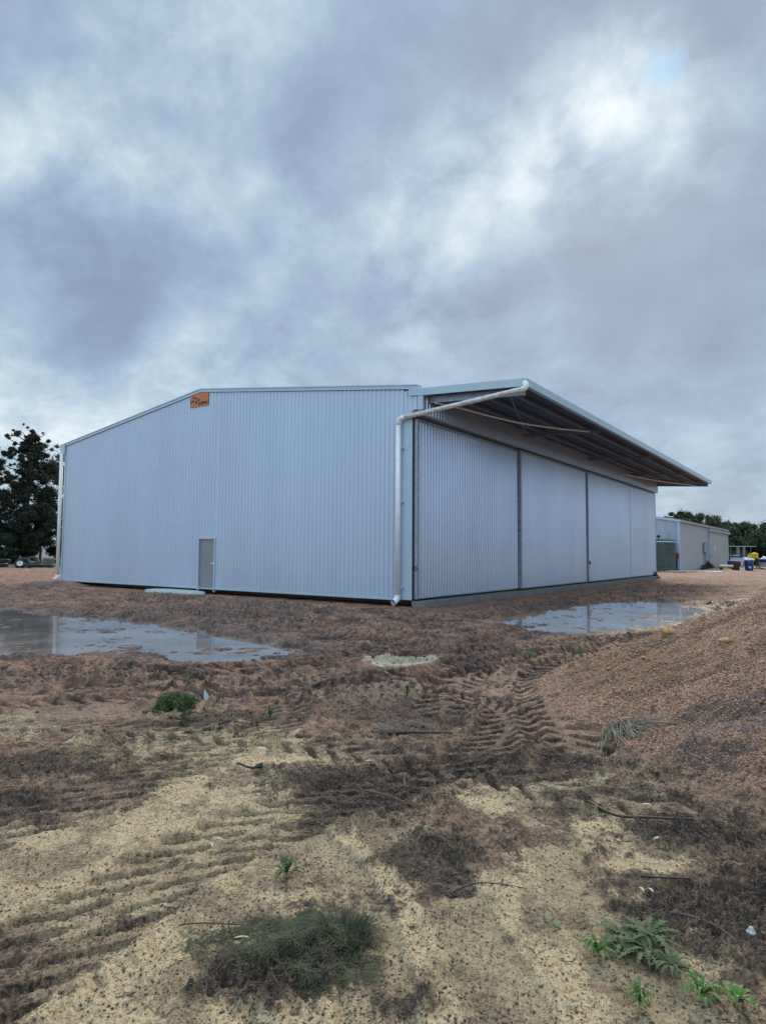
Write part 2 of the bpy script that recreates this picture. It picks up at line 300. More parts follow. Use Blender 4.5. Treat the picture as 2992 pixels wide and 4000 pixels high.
def tracks(x,y,nz):
    out=np.zeros(x.shape); tm=np.zeros(x.shape); ins_=np.zeros(x.shape)
    for pts,w,lp,dep,sl_ in TR:
        P=np.array(pts,float)
        for _ in range(2):   # smooth the path
            Q=[P[0]]
            for a,b in zip(P[:-1],P[1:]): Q+= [a*.75+b*.25,a*.25+b*.75]
            Q.append(P[-1]); P=np.array(Q)
        lo=P.min(0)-1; hi=P.max(0)+1
        idx=np.nonzero((x>lo[0])&(x<hi[0])&(y>lo[1])&(y<hi[1]))[0]
        if not len(idx): continue
        X=x[idx];Y=y[idx]; best=np.full(len(idx),9.); S=np.zeros(len(idx)); acc=0
        for a,b in zip(P[:-1],P[1:]):
            e=b-a; l=np.hypot(*e)
            if l<1e-6: continue
            wx=X-a[0]; wy=Y-a[1]; t=np.clip((wx*e[0]+wy*e[1])/(l*l),0,1); dx=wx-e[0]*t; dy=wy-e[1]*t
            d=np.hypot(dx,dy); sg=np.sign(e[0]*wy-e[1]*wx); bt=d<np.abs(best)
            best=np.where(bt,d*sg,best); S=np.where(bt,acc+t*l,S); acc+=l
        n=nz[idx]; tt=best/w+n*.18
        inside=1-sst(.85,1.15,np.abs(tt)); berm=np.exp(-((np.abs(tt)-1.25)/.2)**2)
        if sl_>0:
            ph=(S+(np.abs(best)*sl_ if sl_<1 else best*sl_)+np.where(best>0,lp*.5,0)+n*.05)/lp
            c=.5+.5*np.cos(ph*2*PI)+.12*n; lug=sst(.64,.74,c)*sst(.08,.2,np.abs(tt))
            mod=.7+.3*np.clip(.5+1.6*perlin(X*1.1,Y*1.1,71),0,1)
            hh=-dep*mod*inside*(.12+.95*lug)+berm*dep*.35*mod
        else: hh=-dep*.6*inside+berm*dep*.25
        out[idx]+=hh; tm[idx]=np.maximum(tm[idx],inside*(.3+.7*lug if sl_>0 else .4)); ins_[idx]=np.maximum(ins_[idx],inside)
    return out,tm,ins_
def masks(x,y):
    """soil kinds: sand, litter, mud, gravel, water edge, far orange, field green, field mauve"""
    wn=fbm(x*.8,y*.8,6,3,.58); wf=fbm(x*6,y*6,4,9,.6)
    L=[np.zeros(x.shape) for _ in range(3)]
    for k,cx,cy,ax,ay,bx,by,w in SPL:
        R=1.7*max(math.hypot(ax,ay),math.hypot(bx,by)); idx=np.nonzero((np.abs(x-cx)<R)&(np.abs(y-cy)<R))[0]
        if not len(idx): continue
        det=ax*by-ay*bx; dx=x[idx]-cx; dy=y[idx]-cy; u=(dx*by-dy*bx)/det; v=(dy*ax-dx*ay)/det
        d=np.sqrt(u*u+v*v)+wn[idx]*1.5+wf[idx]*.75
        L[k][idx]=np.maximum(L[k][idx],w*(1-sst(.45,1.35,d)))
    sand,lit,mud=L
    hp=heap_h(x,y); grav=sst(.02,.12,hp+.06*wn)
    pw=np.full(x.shape,9.)
    for P in PUD:
        q=np.array(P['p']); lo=q.min(0)-3; hi=q.max(0)+3
        idx=np.nonzero((x>lo[0])&(x<hi[0])&(y>lo[1])&(y<hi[1]))[0]
        if len(idx): pw[idx]=np.minimum(pw[idx],poly_sd(P['p'],x[idx],y[idx]))
    return sand,lit,mud,grav,pw,hp,wn,wf
def height(x,y,full=False):
    sand,lit,mud,grav,pw,hp,wn,wf=masks(x,y)
    r=np.hypot(x-11.57,y+17.99); near=1-sst(4,11,r)
    h=-.215+.185*near
    fr=1-sst(60,120,r)
    h=h+.05*fbm(x*.35,y*.35,3,21)*fr*sst(2,5,r)
    # soft edge by the buildings, ground is high at the far left end of the shed
    h=h+.14*np.exp(-((x+21.5)/4.5)**2-((y+.2)/2.5)**2)-.02*np.exp(-((y+.3)/.6)**2)*((x>-19)&(x<1))
    rough=np.clip(.35+.9*np.maximum(mud,lit*.8)+.15*(1-sand)-.55*sand*(1-lit),.12,1.3)
    th=.62; xr=x*math.cos(th)+y*math.sin(th); yr=-x*math.sin(th)+y*math.cos(th)
    rid=1-np.abs(fbm(xr*1.2,yr*2.6,3,31)+.25*fbm(xr*4.2,yr*7,3,33))*3.4
    det=fbm(x*4.2,y*4.2,5,35,.58); fine=fbm(x*17,y*17,4,39,.6)
    sc_=np.clip(r/14,.25,1.5)
    bl=fr*sst(-.5,.3,pw+.2)*.75+.25*fr
    tr,tm,ti=tracks(x,y,det)
    h=h+rough*bl*(1-.65*ti)*(.075*sc_*rid+.075*det*np.clip(sc_,.5,1.0)+.055*(fine+.3-np.abs(fbm(x*13,y*13,3,37))*1.4)*(1-.8*sst(4.5,8,r)))
    h=h+sand*(1-lit)*(.022*fbm(x*6,y*6,3,61)+.010*(.5-np.abs(fbm(x*14,y*14,3,62)))*2)
    cw=fbm(x*1.5,y*1.5,3,81); ch=1-np.abs(perlin(x*2.4+cw*2.5,y*3.4-cw*2.5,82))*2.2; ch=np.clip(ch,0,1)**2*(.6+.8*wn)
    h=h+.15*ch*(1-.8*ti)*sst(-.12,.3,fbm(x*.45,y*.45,3,85))*np.clip(.3+np.maximum(mud,lit*.7),0,1)*sst(3.5,6,r)*(1-sst(25,40,r))*sst(0,.6,pw)*(1-grav)
    h=h+lit*.018*np.abs(fbm(x*8,y*8,3,44))*2
    h=h+tr*(1-grav)*(.35+.65*sst(-.2,.5,pw))
    dep=1-sst(-.45,.22,pw+1.0*wn*sst(-3,-.0,pw)+.42*det)
    h=h*(1-.93*dep)+dep*.93*(WL-.035)+dep*(.05*det+.07*wn+.03*np.maximum(rid,0)*.5)
    h=h+hp+grav*(.028*fbm(x*9,y*9,4,63,.6)+.012*fine)
    # keep the slab edge and apron clear
    dx=np.maximum(np.maximum(-22-x,x-.7),0); dy=np.maximum(-y,0)+np.maximum(y-33.3,0)
    dd=np.hypot(dx,dy*1.0); k=1-sst(.15,2.4,dd+.4*wn)
    tgt=-.03-.205*sst(-20.6,-18.6,x)+.03*det+.0*x; h=h*(1-k)+tgt*k*1.0
    # far fields rise very slightly
    h=h+2.6*sst(150,650,r)*(x<-60)+.8*sst(300,900,r)
    if full: return h,(sand,lit,mud,grav,pw,hp,wn,wf,tm,r,rid,det)
    return h
def H1(x,y): return float(height(np.array([float(x)]),np.array([float(y)]))[0])
# ---------------------------------------------------------------- ground sheet
def ground_mat():
    m=bpy.data.materials.new('site_soil'); m.use_nodes=True; t=m.node_tree; L=t.links.new; b=t.nodes['Principled BSDF']
    tc=N('ShaderNodeTexCoord',t); P=tc.outputs['Object']
    def at(n):
        a=N('ShaderNodeAttribute',t,attribute_name=n); s=N('ShaderNodeSeparateColor',t); L(a.outputs['Color'],s.inputs[0]); return s.outputs[0],s.outputs[1],s.outputs[2],a.outputs['Alpha']
    sand,lit,mud,grav=at('soil_a'); wet,far,green,mauve=at('soil_b'); orange,dark,pale,tread=at('soil_c')
    def no(s,d=6,r=.6):
        n=N('ShaderNodeTexNoise',t); n.inputs['Scale'].default_value=s; n.inputs['Detail'].default_value=d; n.inputs['Roughness'].default_value=r; L(P,n.inputs[0]); return n.outputs[0]
    def ramp(f,*st):
        r=N('ShaderNodeValToRGB',t); e=r.color_ramp.elements; e[0].position=st[0][0]; e[0].color=(*st[0][1],1); e[1].position=st[-1][0]; e[1].color=(*st[-1][1],1)
        for p,c in st[1:-1]: e.new(p).color=(*c,1)
        L(f,r.inputs[0]); return r.outputs[0]
    def mth(op,a,b_=None,c=None,clamp=False):
        n=N('ShaderNodeMath',t,operation=op,use_clamp=clamp)
        for i,v in enumerate((a,b_,c)):
            if v is None: continue
            if isinstance(v,(int,float)): n.inputs[i].default_value=v
            else: L(v,n.inputs[i])
        return n.outputs[0]
    def mix(f,a,b_):
        n=N('ShaderNodeMix',t,data_type='RGBA'); L(f,n.inputs[0]) if not isinstance(f,(int,float)) else setattr(n.inputs[0],'default_value',f)
        for i,v in((6,a),(7,b_)):
            if isinstance(v,tuple): n.inputs[i].default_value=(*v,1)
            else: L(v,n.inputs[i])
        return n.outputs[2]
    nA=no(1.3,9,.65); nB=no(11,7,.7); nC=no(55,5,.7); nD=no(170,3,.6)
    mixn=mth('ADD',mth('MULTIPLY',nB,.5),mth('MULTIPLY',nC,.5))
    def edge(x,amt=.9,lo=.32,hi=.62):   # ragged transition
        f=mth('MULTIPLY_ADD',mth('SUBTRACT',mixn,.5),amt*2,x); r=N('ShaderNodeMapRange',t,interpolation_type='SMOOTHSTEP'); L(f,r.inputs[0]); r.inputs[1].default_value=lo; r.inputs[2].default_value=hi; return r.outputs[0]
    grain=mth('ADD',mth('MULTIPLY',nC,.6),mth('MULTIPLY',nD,.4))
    near,_b,_c,_d=at('soil_d')
    clay=ramp(mth('ADD',mth('MULTIPLY',nA,.5),mth('MULTIPLY',nB,.5)),(.40,(.03,.019,.014)),(.46,(.11,.06,.039)),(.52,(.32,.165,.10)),(.62,(.58,.33,.205)))
    soil=ramp(mth('ADD',mth('MULTIPLY',nB,.5),mth('MULTIPLY',nC,.5)),(.40,(.02,.013,.009)),(.46,(.11,.068,.042)),(.53,(.34,.215,.13)),(.62,(.66,.45,.27)))
    clay=mix(mth('MULTIPLY',near,.9),clay,soil)
    farc=ramp(mth('ADD',mth('MULTIPLY',nA,.5),mth('MULTIPLY',nB,.5)),(.40,(.14,.07,.045)),(.49,(.34,.17,.10)),(.60,(.56,.30,.18)))
    c=mix(far,clay,farc)
    sandc=ramp(grain,(.37,(.06,.036,.02)),(.43,(.40,.27,.135)),(.50,(.84,.60,.315)),(.62,(.98,.80,.49)))
    nM=no(2.6,8,.68)
    damp=ramp(grain,(.39,(.03,.019,.012)),(.48,(.19,.122,.07)),(.60,(.52,.355,.205)))
    sandc=mix(mth('MULTIPLY',tread,.8),sandc,ramp(grain,(.36,(.035,.026,.017)),(.62,(.20,.145,.08))))
    df=mth('MAXIMUM',mth('MULTIPLY',tread,.0),edge(mth('MULTIPLY_ADD',mth('SUBTRACT',nM,.5),2.9,.40),.5))
    sandc=mix(mth('MULTIPLY',df,.75),sandc,damp)
    c=mix(mth('MULTIPLY',tread,.6),c,ramp(grain,(.36,(.02,.014,.011)),(.5,(.075,.05,.036)),(.66,(.20,.13,.09))))
    c=mix(edge(sand,.75,.25,.75),c,sandc)
    mudc=ramp(mth('ADD',mth('MULTIPLY',nB,.6),mth('MULTIPLY',nC,.4)),(.39,(.028,.018,.013)),(.47,(.10,.060,.042)),(.54,(.27,.15,.095)),(.64,(.48,.285,.185)))
    c=mix(mth('MULTIPLY',edge(mth('MULTIPLY',mud,.72),1.5,.3,.7),.9),c,mudc)
    litc=ramp(grain,(.41,(.011,.008,.006)),(.49,(.055,.036,.026)),(.55,(.18,.115,.077)),(.64,(.42,.28,.18)))
    litm=mix(near,ramp(grain,(.40,(.028,.018,.013)),(.48,(.09,.055,.038)),(.56,(.22,.135,.09)),(.66,(.40,.26,.17))),litc)
    c=mix(mth('MULTIPLY',edge(mth('MULTIPLY',lit,.80),1.5,.25,.7),.9),c,litm)
    vo=N('ShaderNodeTexVoronoi',t); vo.inputs['Scale'].default_value=62; vo.inputs['Randomness'].default_value=1; L(P,vo.inputs['Vector'])
    sv=N('ShaderNodeSeparateColor',t); L(vo.outputs['Color'],sv.inputs[0])
    gc=ramp(sv.outputs[0],(.0,(.20,.09,.055)),(.3,(.48,.235,.14)),(.6,(.70,.385,.24)),(1,(.86,.55,.38)))
    gc2=ramp(sv.outputs[1],(.0,(.15,.08,.05)),(.5,(.40,.215,.11)),(1,(.62,.37,.19)))
    g=mix(mth('MULTIPLY',orange,.8,clamp=True),gc,gc2)
    g=mix(mth('MULTIPLY',edge(dark,.7),.8),g,ramp(grain,(.35,(.045,.04,.038)),(.65,(.20,.17,.155))))
    g=mix(mth('MULTIPLY',edge(pale,.7),.55),g,ramp(grain,(.35,(.22,.17,.15)),(.65,(.50,.40,.36))))
    c=mix(grav,c,g)
    palec=ramp(nB,(.38,(.42,.33,.19)),(.6,(.92,.78,.52)))
    pm=mth('MULTIPLY',edge(pale,.5),mth('SUBTRACT',1.0,grav),clamp=True)
    c=mix(pm,c,palec)
    c=mix(mth('MULTIPLY',wet,.55),c,mix(.55,c,(.03,.02,.017)))
    c=mix(green,c,ramp(nA,(.35,(.05,.075,.025)),(.65,(.12,.15,.06))))
    c=mix(mauve,c,ramp(no(.03,4),(.35,(.19,.165,.185)),(.65,(.27,.235,.25))))
    L(c,b.inputs['Base Color'])
    ro=mth('MULTIPLY_ADD',mud,-.35,.80); ro=mth('MULTIPLY_ADD',wet,-.5,ro,clamp=True); L(mth('MAXIMUM',ro,.42),b.inputs['Roughness'])
    b.inputs['Specular IOR Level'].default_value=.5
    h=mth('ADD',mth('MULTIPLY',nB,1.0),mth('ADD',mth('MULTIPLY',nC,.55),mth('MULTIPLY',nD,.25)))
    pebble=mth('MULTIPLY',mth('SUBTRACT',1.0,vo.outputs['Distance']),mth('MULTIPLY',grav,1.4))
    bu=N('ShaderNodeBump',t); bu.inputs['Strength'].default_value=.9; bu.inputs['Distance'].default_value=.06; L(mth('ADD',h,pebble),bu.inputs['Height']); L(bu.outputs[0],b.inputs['Normal'])
    return m
M['soil']=ground_mat()
def build_ground():
    cx,cy=11.57,-17.99; mid=math.atan2(fw.y,fw.x)
    a=np.radians(np.concatenate([np.linspace(-36,36,980),np.arange(39,322,4.0)]))+mid
    r=np.concatenate([[.02,.4,.8,1.2],np.exp(np.linspace(math.log(1.5),math.log(42),930)),np.exp(np.linspace(math.log(43.5),math.log(5000),90))])
    A,R=np.meshgrid(a,r); nr,na=A.shape
    x=(cx+R*np.cos(A)).ravel(); y=(cy+R*np.sin(A)).ravel()
    h,(sand,lit,mud,grav,pw,hp,wn,wf,tm,rr,rid,det)=height(x,y,True)
    V=np.stack([x,y,h],1)
    I=np.arange(nr*na).reshape(nr,na); I2=np.roll(I,-1,1)
    Fc=np.stack([I[:-1],I[1:],I2[1:],I2[:-1]],-1).reshape(-1,4)
    wet=np.clip((1-sst(-.1,.7,pw+.4*wn))*(1-grav)+.5*mud*sst(.1,-.5,rid)*0,0,1)
    depth=(x-11.57)*fw.x+(y+17.99)*fw.y
    far=sst(14,34,rr+10*wn)*(1-sst(105,125,rr))*(.75+.5*wn)*(1-.8*mud)
    # bright clay strip in front of the slab
    far=np.clip(np.maximum(far,.75*np.exp(-((x-1.6)/1.3)**2)*((y>-2)&(y<40))),0,1)
    left=sst(-40,-60,x)
    green=sst(66,76,rr+6*wn)*(1-sst(150,190,rr))*np.clip(left+sst(100,110,rr),0,1)
    mauve=sst(150,190,rr)*left
    orange=np.clip(np.exp(-((np.hypot(x-14.1,(y+8.4)*1.2)-5.2)/.75)**2)*(y>-11.2)+.7*sst(.1,.5,wn+fbm(x*.5,y*.5,3,90))*sst(-12.2,-10.5,y),0,1)
    # darker seam and pale dusting across the lower face of the heap
    s1=(y+12.03)-(x-10.7)*.12+.10*wn
    dark=.8*np.exp(-(s1/.13)**2)*sst(10.1,10.6,x)+.6*np.exp(-((s1+.25)/.2)**2)*sst(10.0,10.7,x)+.55*sst(.35,.75,fbm(x*.7,y*1.1,4,93)+.3)
    pale=.8*np.exp(-((s1+.42)/.14)**2)*sst(10.1,10.7,x)
    pale=np.maximum(pale,1.15*(1-sst(.0,.35,np.hypot((x-5.6)/1.1,(y+9.15)/1.0)-.45+.5*wn)))
    pale=np.maximum(pale*1.0,.8*(1-sst(0,.4,np.hypot((x-1.1)/2.6,(y+9.9)/1.6)-.2+.9*wn))*(pw<.1))
    keep=np.clip(1-lit*1.2,0,1)
    cols={'soil_a':(sand,lit,mud,grav),'soil_b':(wet,far,green,mauve),'soil_c':(orange,dark,pale,tm),'soil_d':(1-sst(4.6,9.0,rr+2.5*wn),tm,tm,tm)}
    isg=(hp>.035)&(rr<60); fg=isg[Fc].sum(1)>=3
    for nm,sel in(('ground',~fg),('gravel_heap',fg)):
        F_=Fc[sel]; used=np.unique(F_); mp=np.full(len(V),-1,np.int64); mp[used]=np.arange(len(used))
        o=npmesh(nm,V[used],mp[F_],'soil',smooth=True)
        for k,ch in cols.items():
            at=o.data.color_attributes.new(k,'FLOAT_COLOR','POINT'); at.data.foreach_set('color',np.clip(np.stack(ch,1)[used],0,1).astype(np.float32).ravel())
        if nm=='ground': tag(o,kind='structure')
        else: tag(o,'large sloping heap of reddish orange gravel on the right with a dark seam','gravel heap')
build_ground()
# ---------------------------------------------------------------- puddles
def water_mat():
    m=bpy.data.materials.new('muddy_water'); m.use_nodes=True; t=m.node_tree; b=t.nodes['Principled BSDF']
    b.inputs['Base Color'].default_value=(.17,.135,.12,1); b.inputs['Roughness'].default_value=.07; b.inputs['IOR'].default_value=1.33; b.inputs['Specular IOR Level'].default_value=.5
    tc=N('ShaderNodeTexCoord',t)
    n=N('ShaderNodeTexNoise',t); n.inputs['Scale'].default_value=5; n.inputs['Detail'].default_value=4; t.links.new(tc.outputs['Object'],n.inputs[0])
    bu=N('ShaderNodeBump',t); bu.inputs['Strength'].default_value=.05; bu.inputs['Distance'].default_value=.02; t.links.new(n.outputs[0],bu.inputs['Height']); t.links.new(bu.outputs[0],b.inputs['Normal'])
    n2=N('ShaderNodeTexNoise',t); n2.inputs['Scale'].default_value=.9; n2.inputs['Detail'].default_value=6; t.links.new(tc.outputs['Object'],n2.inputs[0])
    r=N('ShaderNodeValToRGB',t); r.color_ramp.elements[0].color=(.15,.11,.09,1); r.color_ramp.elements[1].color=(.34,.28,.25,1); r.color_ramp.elements[0].position=.35; r.color_ramp.elements[1].position=.7
    t.links.new(n2.outputs[0],r.inputs[0]); t.links.new(r.outputs[0],b.inputs['Base Color'])
    return m
M['water']=water_mat()
for P in PUD:
    q=np.array(P['p'],float); c=q.mean(0); d=q-c; l=np.hypot(d[:,0],d[:,1])[:,None]; q=c+d*(l+min(.32,l.mean()*.4))/l
    mb=MB(); mb.add([(a,b_,WL) for a,b_ in q],[tuple(range(len(q)))] if PUD.index(P)!=9 else [])
    o=mb.build('puddle','water')
    a=sum(q[i][0]*q[(i+1)%len(q)][1]-q[(i+1)%len(q)][0]*q[i][1] for i in range(len(q)))
    if a<0: o.data.flip_normals()
    tag(o,kind='structure')
# ---------------------------------------------------------------- loose litter, pebbles and clods (uncountable)
def inmask(n,rmin,rmax,fn,power=0):
    mid=math.atan2(fw.y,fw.x)
    r=np.exp(rng.uniform(math.log(rmin),math.log(rmax),n)); a=mid+np.radians(rng.uniform(-37,37,n))
    x=11.57+r*np.cos(a); y=-17.99+r*np.sin(a); h,full=height(x,y,True); p=fn(x,y,r,full); k=rng.random(n)<p
    return x[k],y[k],h[k],r[k]
def slivers(name,x,y,z,r,L0,L1,T,m,lift=.35):
    n=len(x); yaw=rng.uniform(0,2*PI,n); le=rng.uniform(L0,L1,n)*np.clip(r/4.5,.7,2.6); th=T*np.clip(r/4.5,.7,2.6)*rng.uniform(.6,1.5,n); pit=rng.normal(0,lift,n)
    d=np.stack([np.cos(yaw)*np.cos(pit),np.sin(yaw)*np.cos(pit),np.sin(pit)],1); sd=np.stack([-np.sin(yaw),np.cos(yaw),0*yaw],1); u=np.cross(d,sd)
    c=np.stack([x,y,z+th*.6+np.abs(np.sin(pit))*le*.2],1); V=[]
    bend=rng.normal(0,.15,n)
    for s,k in((-1,.35),(0,1),(1,.35)):
        q=c+d*(le*s*.5)[:,None]+sd*(le*bend*(1-abs(s)))[:,None]
        for a in range(3):
            t=a*2*PI/3; V.append(q+(sd*math.cos(t)+u*math.sin(t))*(th*k)[:,None])
    V=np.stack(V,1).reshape(-1,3); base=np.arange(n)[:,None]*9; Fs=[]
    for g in(0,3):
        for a in range(3): b=(a+1)%3; Fs.append(np.stack([g+a+base[:,0],g+b+base[:,0],g+3+b+base[:,0],g+3+a+base[:,0]],1))
    return npmesh(name,V,np.concatenate(Fs),m,smooth=True)
def pebbles(name,x,y,z,r,R0,R1,m,squash=.65,k=1.0):
    n=len(x); R=(R0+(R1-R0)*rng.random(n)**2.5)*np.clip(r/6,.7,2.0)*k
    ph=(1+5**.5)/2; ico=np.array([(-1,ph,0),(1,ph,0),(-1,-ph,0),(1,-ph,0),(0,-1,ph),(0,1,ph),(0,-1,-ph),(0,1,-ph),(ph,0,-1),(ph,0,1),(-ph,0,-1),(-ph,0,1)])/1.9
    Fi=np.array([(0,11,5),(0,5,1),(0,1,7),(0,7,10),(0,10,11),(1,5,9),(5,11,4),(11,10,2),(10,7,6),(7,1,8),(3,9,4),(3,4,2),(3,2,6),(3,6,8),(3,8,9),(4,9,5),(2,4,11),(6,2,10),(8,6,7),(9,8,1)])
    V=ico[None]*R[:,None,None]*rng.uniform(.65,1.3,(n,12,1)); V[:,:,2]*=squash
    V+=np.stack([x,y,z+R*.25],1)[:,None]
    Fs=(Fi[None]+(np.arange(n)*12)[:,None,None]).reshape(-1,3)
    return npmesh(name,V.reshape(-1,3),Fs,m)
M['litter1']=mat('dark_bark_litter',(.025,.017,.012),.75,0,c2=(.17,.115,.08),vs_=40)
M['litter2']=mat('pale_straw_litter',(.12,.09,.06),.8,0,c2=(.38,.30,.21),vs_=23)
M['peb']=mat('orange_pebbles',(.24,.12,.075),.85,0,c2=(.70,.41,.27),vs_=24,spec=.1)
M['pebo']=mat('ochre_pebbles',(.26,.13,.065),.7,0,c2=(.66,.38,.17),vs_=19,spec=.1)
M['clod']=mat('damp_clods',(.09,.05,.034),.7,0,c2=(.30,.18,.12),vs_=6,bump=.5,bs=30)
f=lambda x,y,r,a: np.clip(a[1]*1.2-.15+.9*a[7],.03*a[0],1)*(1-a[3])*(1-.85*sst(4.6,7.0,r))
x,y,z,r=inmask(52000,2.2,9,f); tag(slivers('bark_litter',x,y,z,r,.02,.085,.0022,'litter1',.10),kind='stuff')
f=lambda x,y,r,a: (np.clip(a[1]*1.1-.2,0,.5)+.05*a[0])*(1-a[3])
x,y,z,r=inmask(15000,2.2,12,f); tag(slivers('straw_litter',x,y,z,r,.02,.09,.0017,'litter2',.2),kind='stuff')
f=lambda x,y,r,a: (.30*a[0]*(1-a[1])+.4*a[2]+.35*a[1])*(1-a[3])*(.35+1.3*np.clip(.5+a[6]*2,0,1))
x,y,z,r=inmask(80000,2.2,7,f); tag(pebbles('dark_soil_crumbs',x,y,z,r,.0022,.010,'litter1'),kind='stuff')
f=lambda x,y,r,a: a[3]*(a[5]>.03)
x,y,z,r=inmask(170000,4.5,14,f); tag(pebbles('heap_gravel',x,y,z,r,.0025,.009,'peb'),kind='stuff')
f=lambda x,y,r,a: a[3]*(a[5]>.03)*np.clip(.15+.9*np.exp(-((np.hypot(x-14.1,(y+8.4)*1.2)-5.1)/.8)**2),0,1)
x,y,z,r=inmask(34000,4.5,14,f); tag(pebbles('ochre_gravel',x,y,z,r,.0028,.016,'pebo'),kind='stuff')
f=lambda x,y,r,a: .02+.05*a[0]
x,y,z,r=inmask(9000,2.2,9,f); tag(pebbles('ironstone_pebbles',x,y,z,r,.003,.009,'pebo'),kind='stuff')
f=lambda x,y,r,a: np.clip(.1+.8*np.maximum(a[2],a[1]*.7)-.5*a[0]*(1-a[1]),0,1)*(1-a[3])*(a[4]>.05)
x,y,z,r=inmask(22000,5,30,f); tag(pebbles('mud_clods',x,y,z,r,.003,.021,'clod',.6),kind='stuff')

# ---------------------------------------------------------------- the big shed
SW,SL,EH,RH=21.55,32.6,6.98,8.38
def roofz(x): return EH+(RH-EH)*(1-abs(x+SW/2)/(SW/2))
def ribs(mb,P0,ud,nd,length,z0f,z1f,pitch=.19,dep=.029,start=0.0):
    P0=Vector(P0); ud=Vector(ud); nd=Vector(nd); us=[]
    prof=[(0,0),(.105,0),(.125,1),(.165,1),(.185,0)]
    u=start
    pts=[]
    while u<start+length-1e-6:
        for a,h in prof:
            w=u+a*pitch/.19
            if w<=start+length: pts.append((w,h))
        u+=pitch
    pts.append((start+length,0)); o=len(mb.v); vs=[]
    for w,h in pts:
        b=P0+ud*w+nd*(h*dep); vs+= [(b.x,b.y,z0f(w)),(b.x,b.y,z1f(w))]
    fs=[(2*i,2*i+2,2*i+3,2*i+1) for i in range(len(pts)-1)]
    mb.add(vs,fs)
shed=thing('machinery_shed',(-SW/2,SL/2,0),'large pale blue-grey corrugated steel shed with a long cantilevered canopy over its sliding doors','shed')
D0,D1,DH=-10.69,-9.68,2.09
mb=MB(); fz=lambda w: roofz(-SW+w)-.02
ribs(mb,(-SW,0,0),(1,0,0),(0,-1,0),D0+SW-.03,lambda w:0,fz); ribs(mb,(-SW,0,0),(1,0,0),(0,-1,0),D1-D0+.06,lambda w:DH+.03,fz,start=D0+SW-.03)
ribs(mb,(-SW,0,0),(1,0,0),(0,-1,0),-D1-.37,lambda w:0,fz,start=D1+SW+.03)
mb.cur=1   # rows of roofing screws beside each rib
rows=[.12,1.35,2.6,3.87,5.14,6.40,7.6]
i=0; u=.145
while u<SW-.4:
    X=-SW+u
    for rz in rows:
        if rz<roofz(X)-.25 and not(D0-.06<X<D1+.06 and rz<DH+.1): mb.box((X-.05-.011,-.012,rz-.011),(X-.05+.011,.002,rz+.011))
    u+=.19
mb.build('gable_wall',['clad','screw'],shed)
mb=MB(); mb.add([(-SW,0,0),(-SW,SL,0),(-SW,SL,EH),(-SW,0,EH)],[(0,1,2,3)]); mb.build('side_wall','clad',shed)
mb=MB(); mb.add([(-SW,SL,0),(0,SL,0),(0,SL,EH),(-SW/2,SL,RH),(-SW,SL,EH)],[(0,1,2,3,4)]); mb.build('rear_wall','clad',shed)
mb=MB()
for a,b in(((-SW-.1,EH-.01),(-SW/2,RH)),((-SW/2,RH),(.1,EH-.01))):
    z0,z1=a[1]+.01,b[1]+.01
    mb.add([(a[0],0,z0),(b[0],0,z1),(b[0],SL,z1),(a[0],SL,z0),(a[0],0,z0+.03),(b[0],0,z1+.03),(b[0],SL,z1+.03),(a[0],SL,z0+.03)],[(3,2,1,0),(4,5,6,7),(0,1,5,4),(1,2,6,5),(2,3,7,6),(3,0,4,7)])
mb.build('roof','clad',shed)
# barge capping on the gable edge
for a,b in(((-SW-.22,EH),(-SW/2,RH+.015)),((-SW/2,RH+.015),(.2,EH))):
    mb=MB(); 
    def q(p,dz): return (p[0],p[1]+dz)
    for (y0,y1,l,h) in((-.062,-.03,-.03,.09),(-.085,.25,.09,.125)):
        mb.add([(a[0],y0,a[1]+l),(b[0],y0,b[1]+l),(b[0],y0,b[1]+h),(a[0],y0,a[1]+h),(a[0],y1,a[1]+l),(b[0],y1,b[1]+l),(b[0],y1,b[1]+h),(a[0],y1,a[1]+h)],[(0,1,2,3),(7,6,5,4),(4,5,1,0),(3,2,6,7),(1,5,6,2),(4,0,3,7)])
    mb.build('barge_capping','flash',shed)
mb=MB(); mb.box((-SW-.30,-.07,EH-.33),(-SW-.04,SL,EH+.02)); mb.build('gutter','flash',shed)
mb=MB(); mb.box((-SW-.33,-.12,EH-.38),(-SW+.06,-.07,EH+.12)); mb.build('gutter_end_cap','flash',shed)
mb=MB(); mb.box((-SW-.03,-.045,0),(-SW+.09,.0,EH-.05)); mb.box((-SW-.03,0,0),(-SW,.1,EH-.05)); mb.build('corner_flashing','flash',shed)
mb=MB(); mb.box((-.36,-.045,.0),(-.005,-.002,6.28)); mb.box((-.005,-.045,0),(.02,.1,6.28)); mb.box((-.385,-.052,0),(-.36,-.002,6.28)); mb.build('corner_flashing','flash',shed)
mb=MB(); mb.box((-SW,-.034,-.03),(D0-.05,-.003,.03)); mb.box((D1+.05,-.034,-.03),(-.39,-.003,.03)); mb.build('base_flashing','clad',shed)
mb=MB(); ribs(mb,(-.37,0,0),(1,0,0),(0,-1,0),.6,lambda w:6.28,lambda w:EH-.02); mb.build('gable_wall_infill','clad',shed)
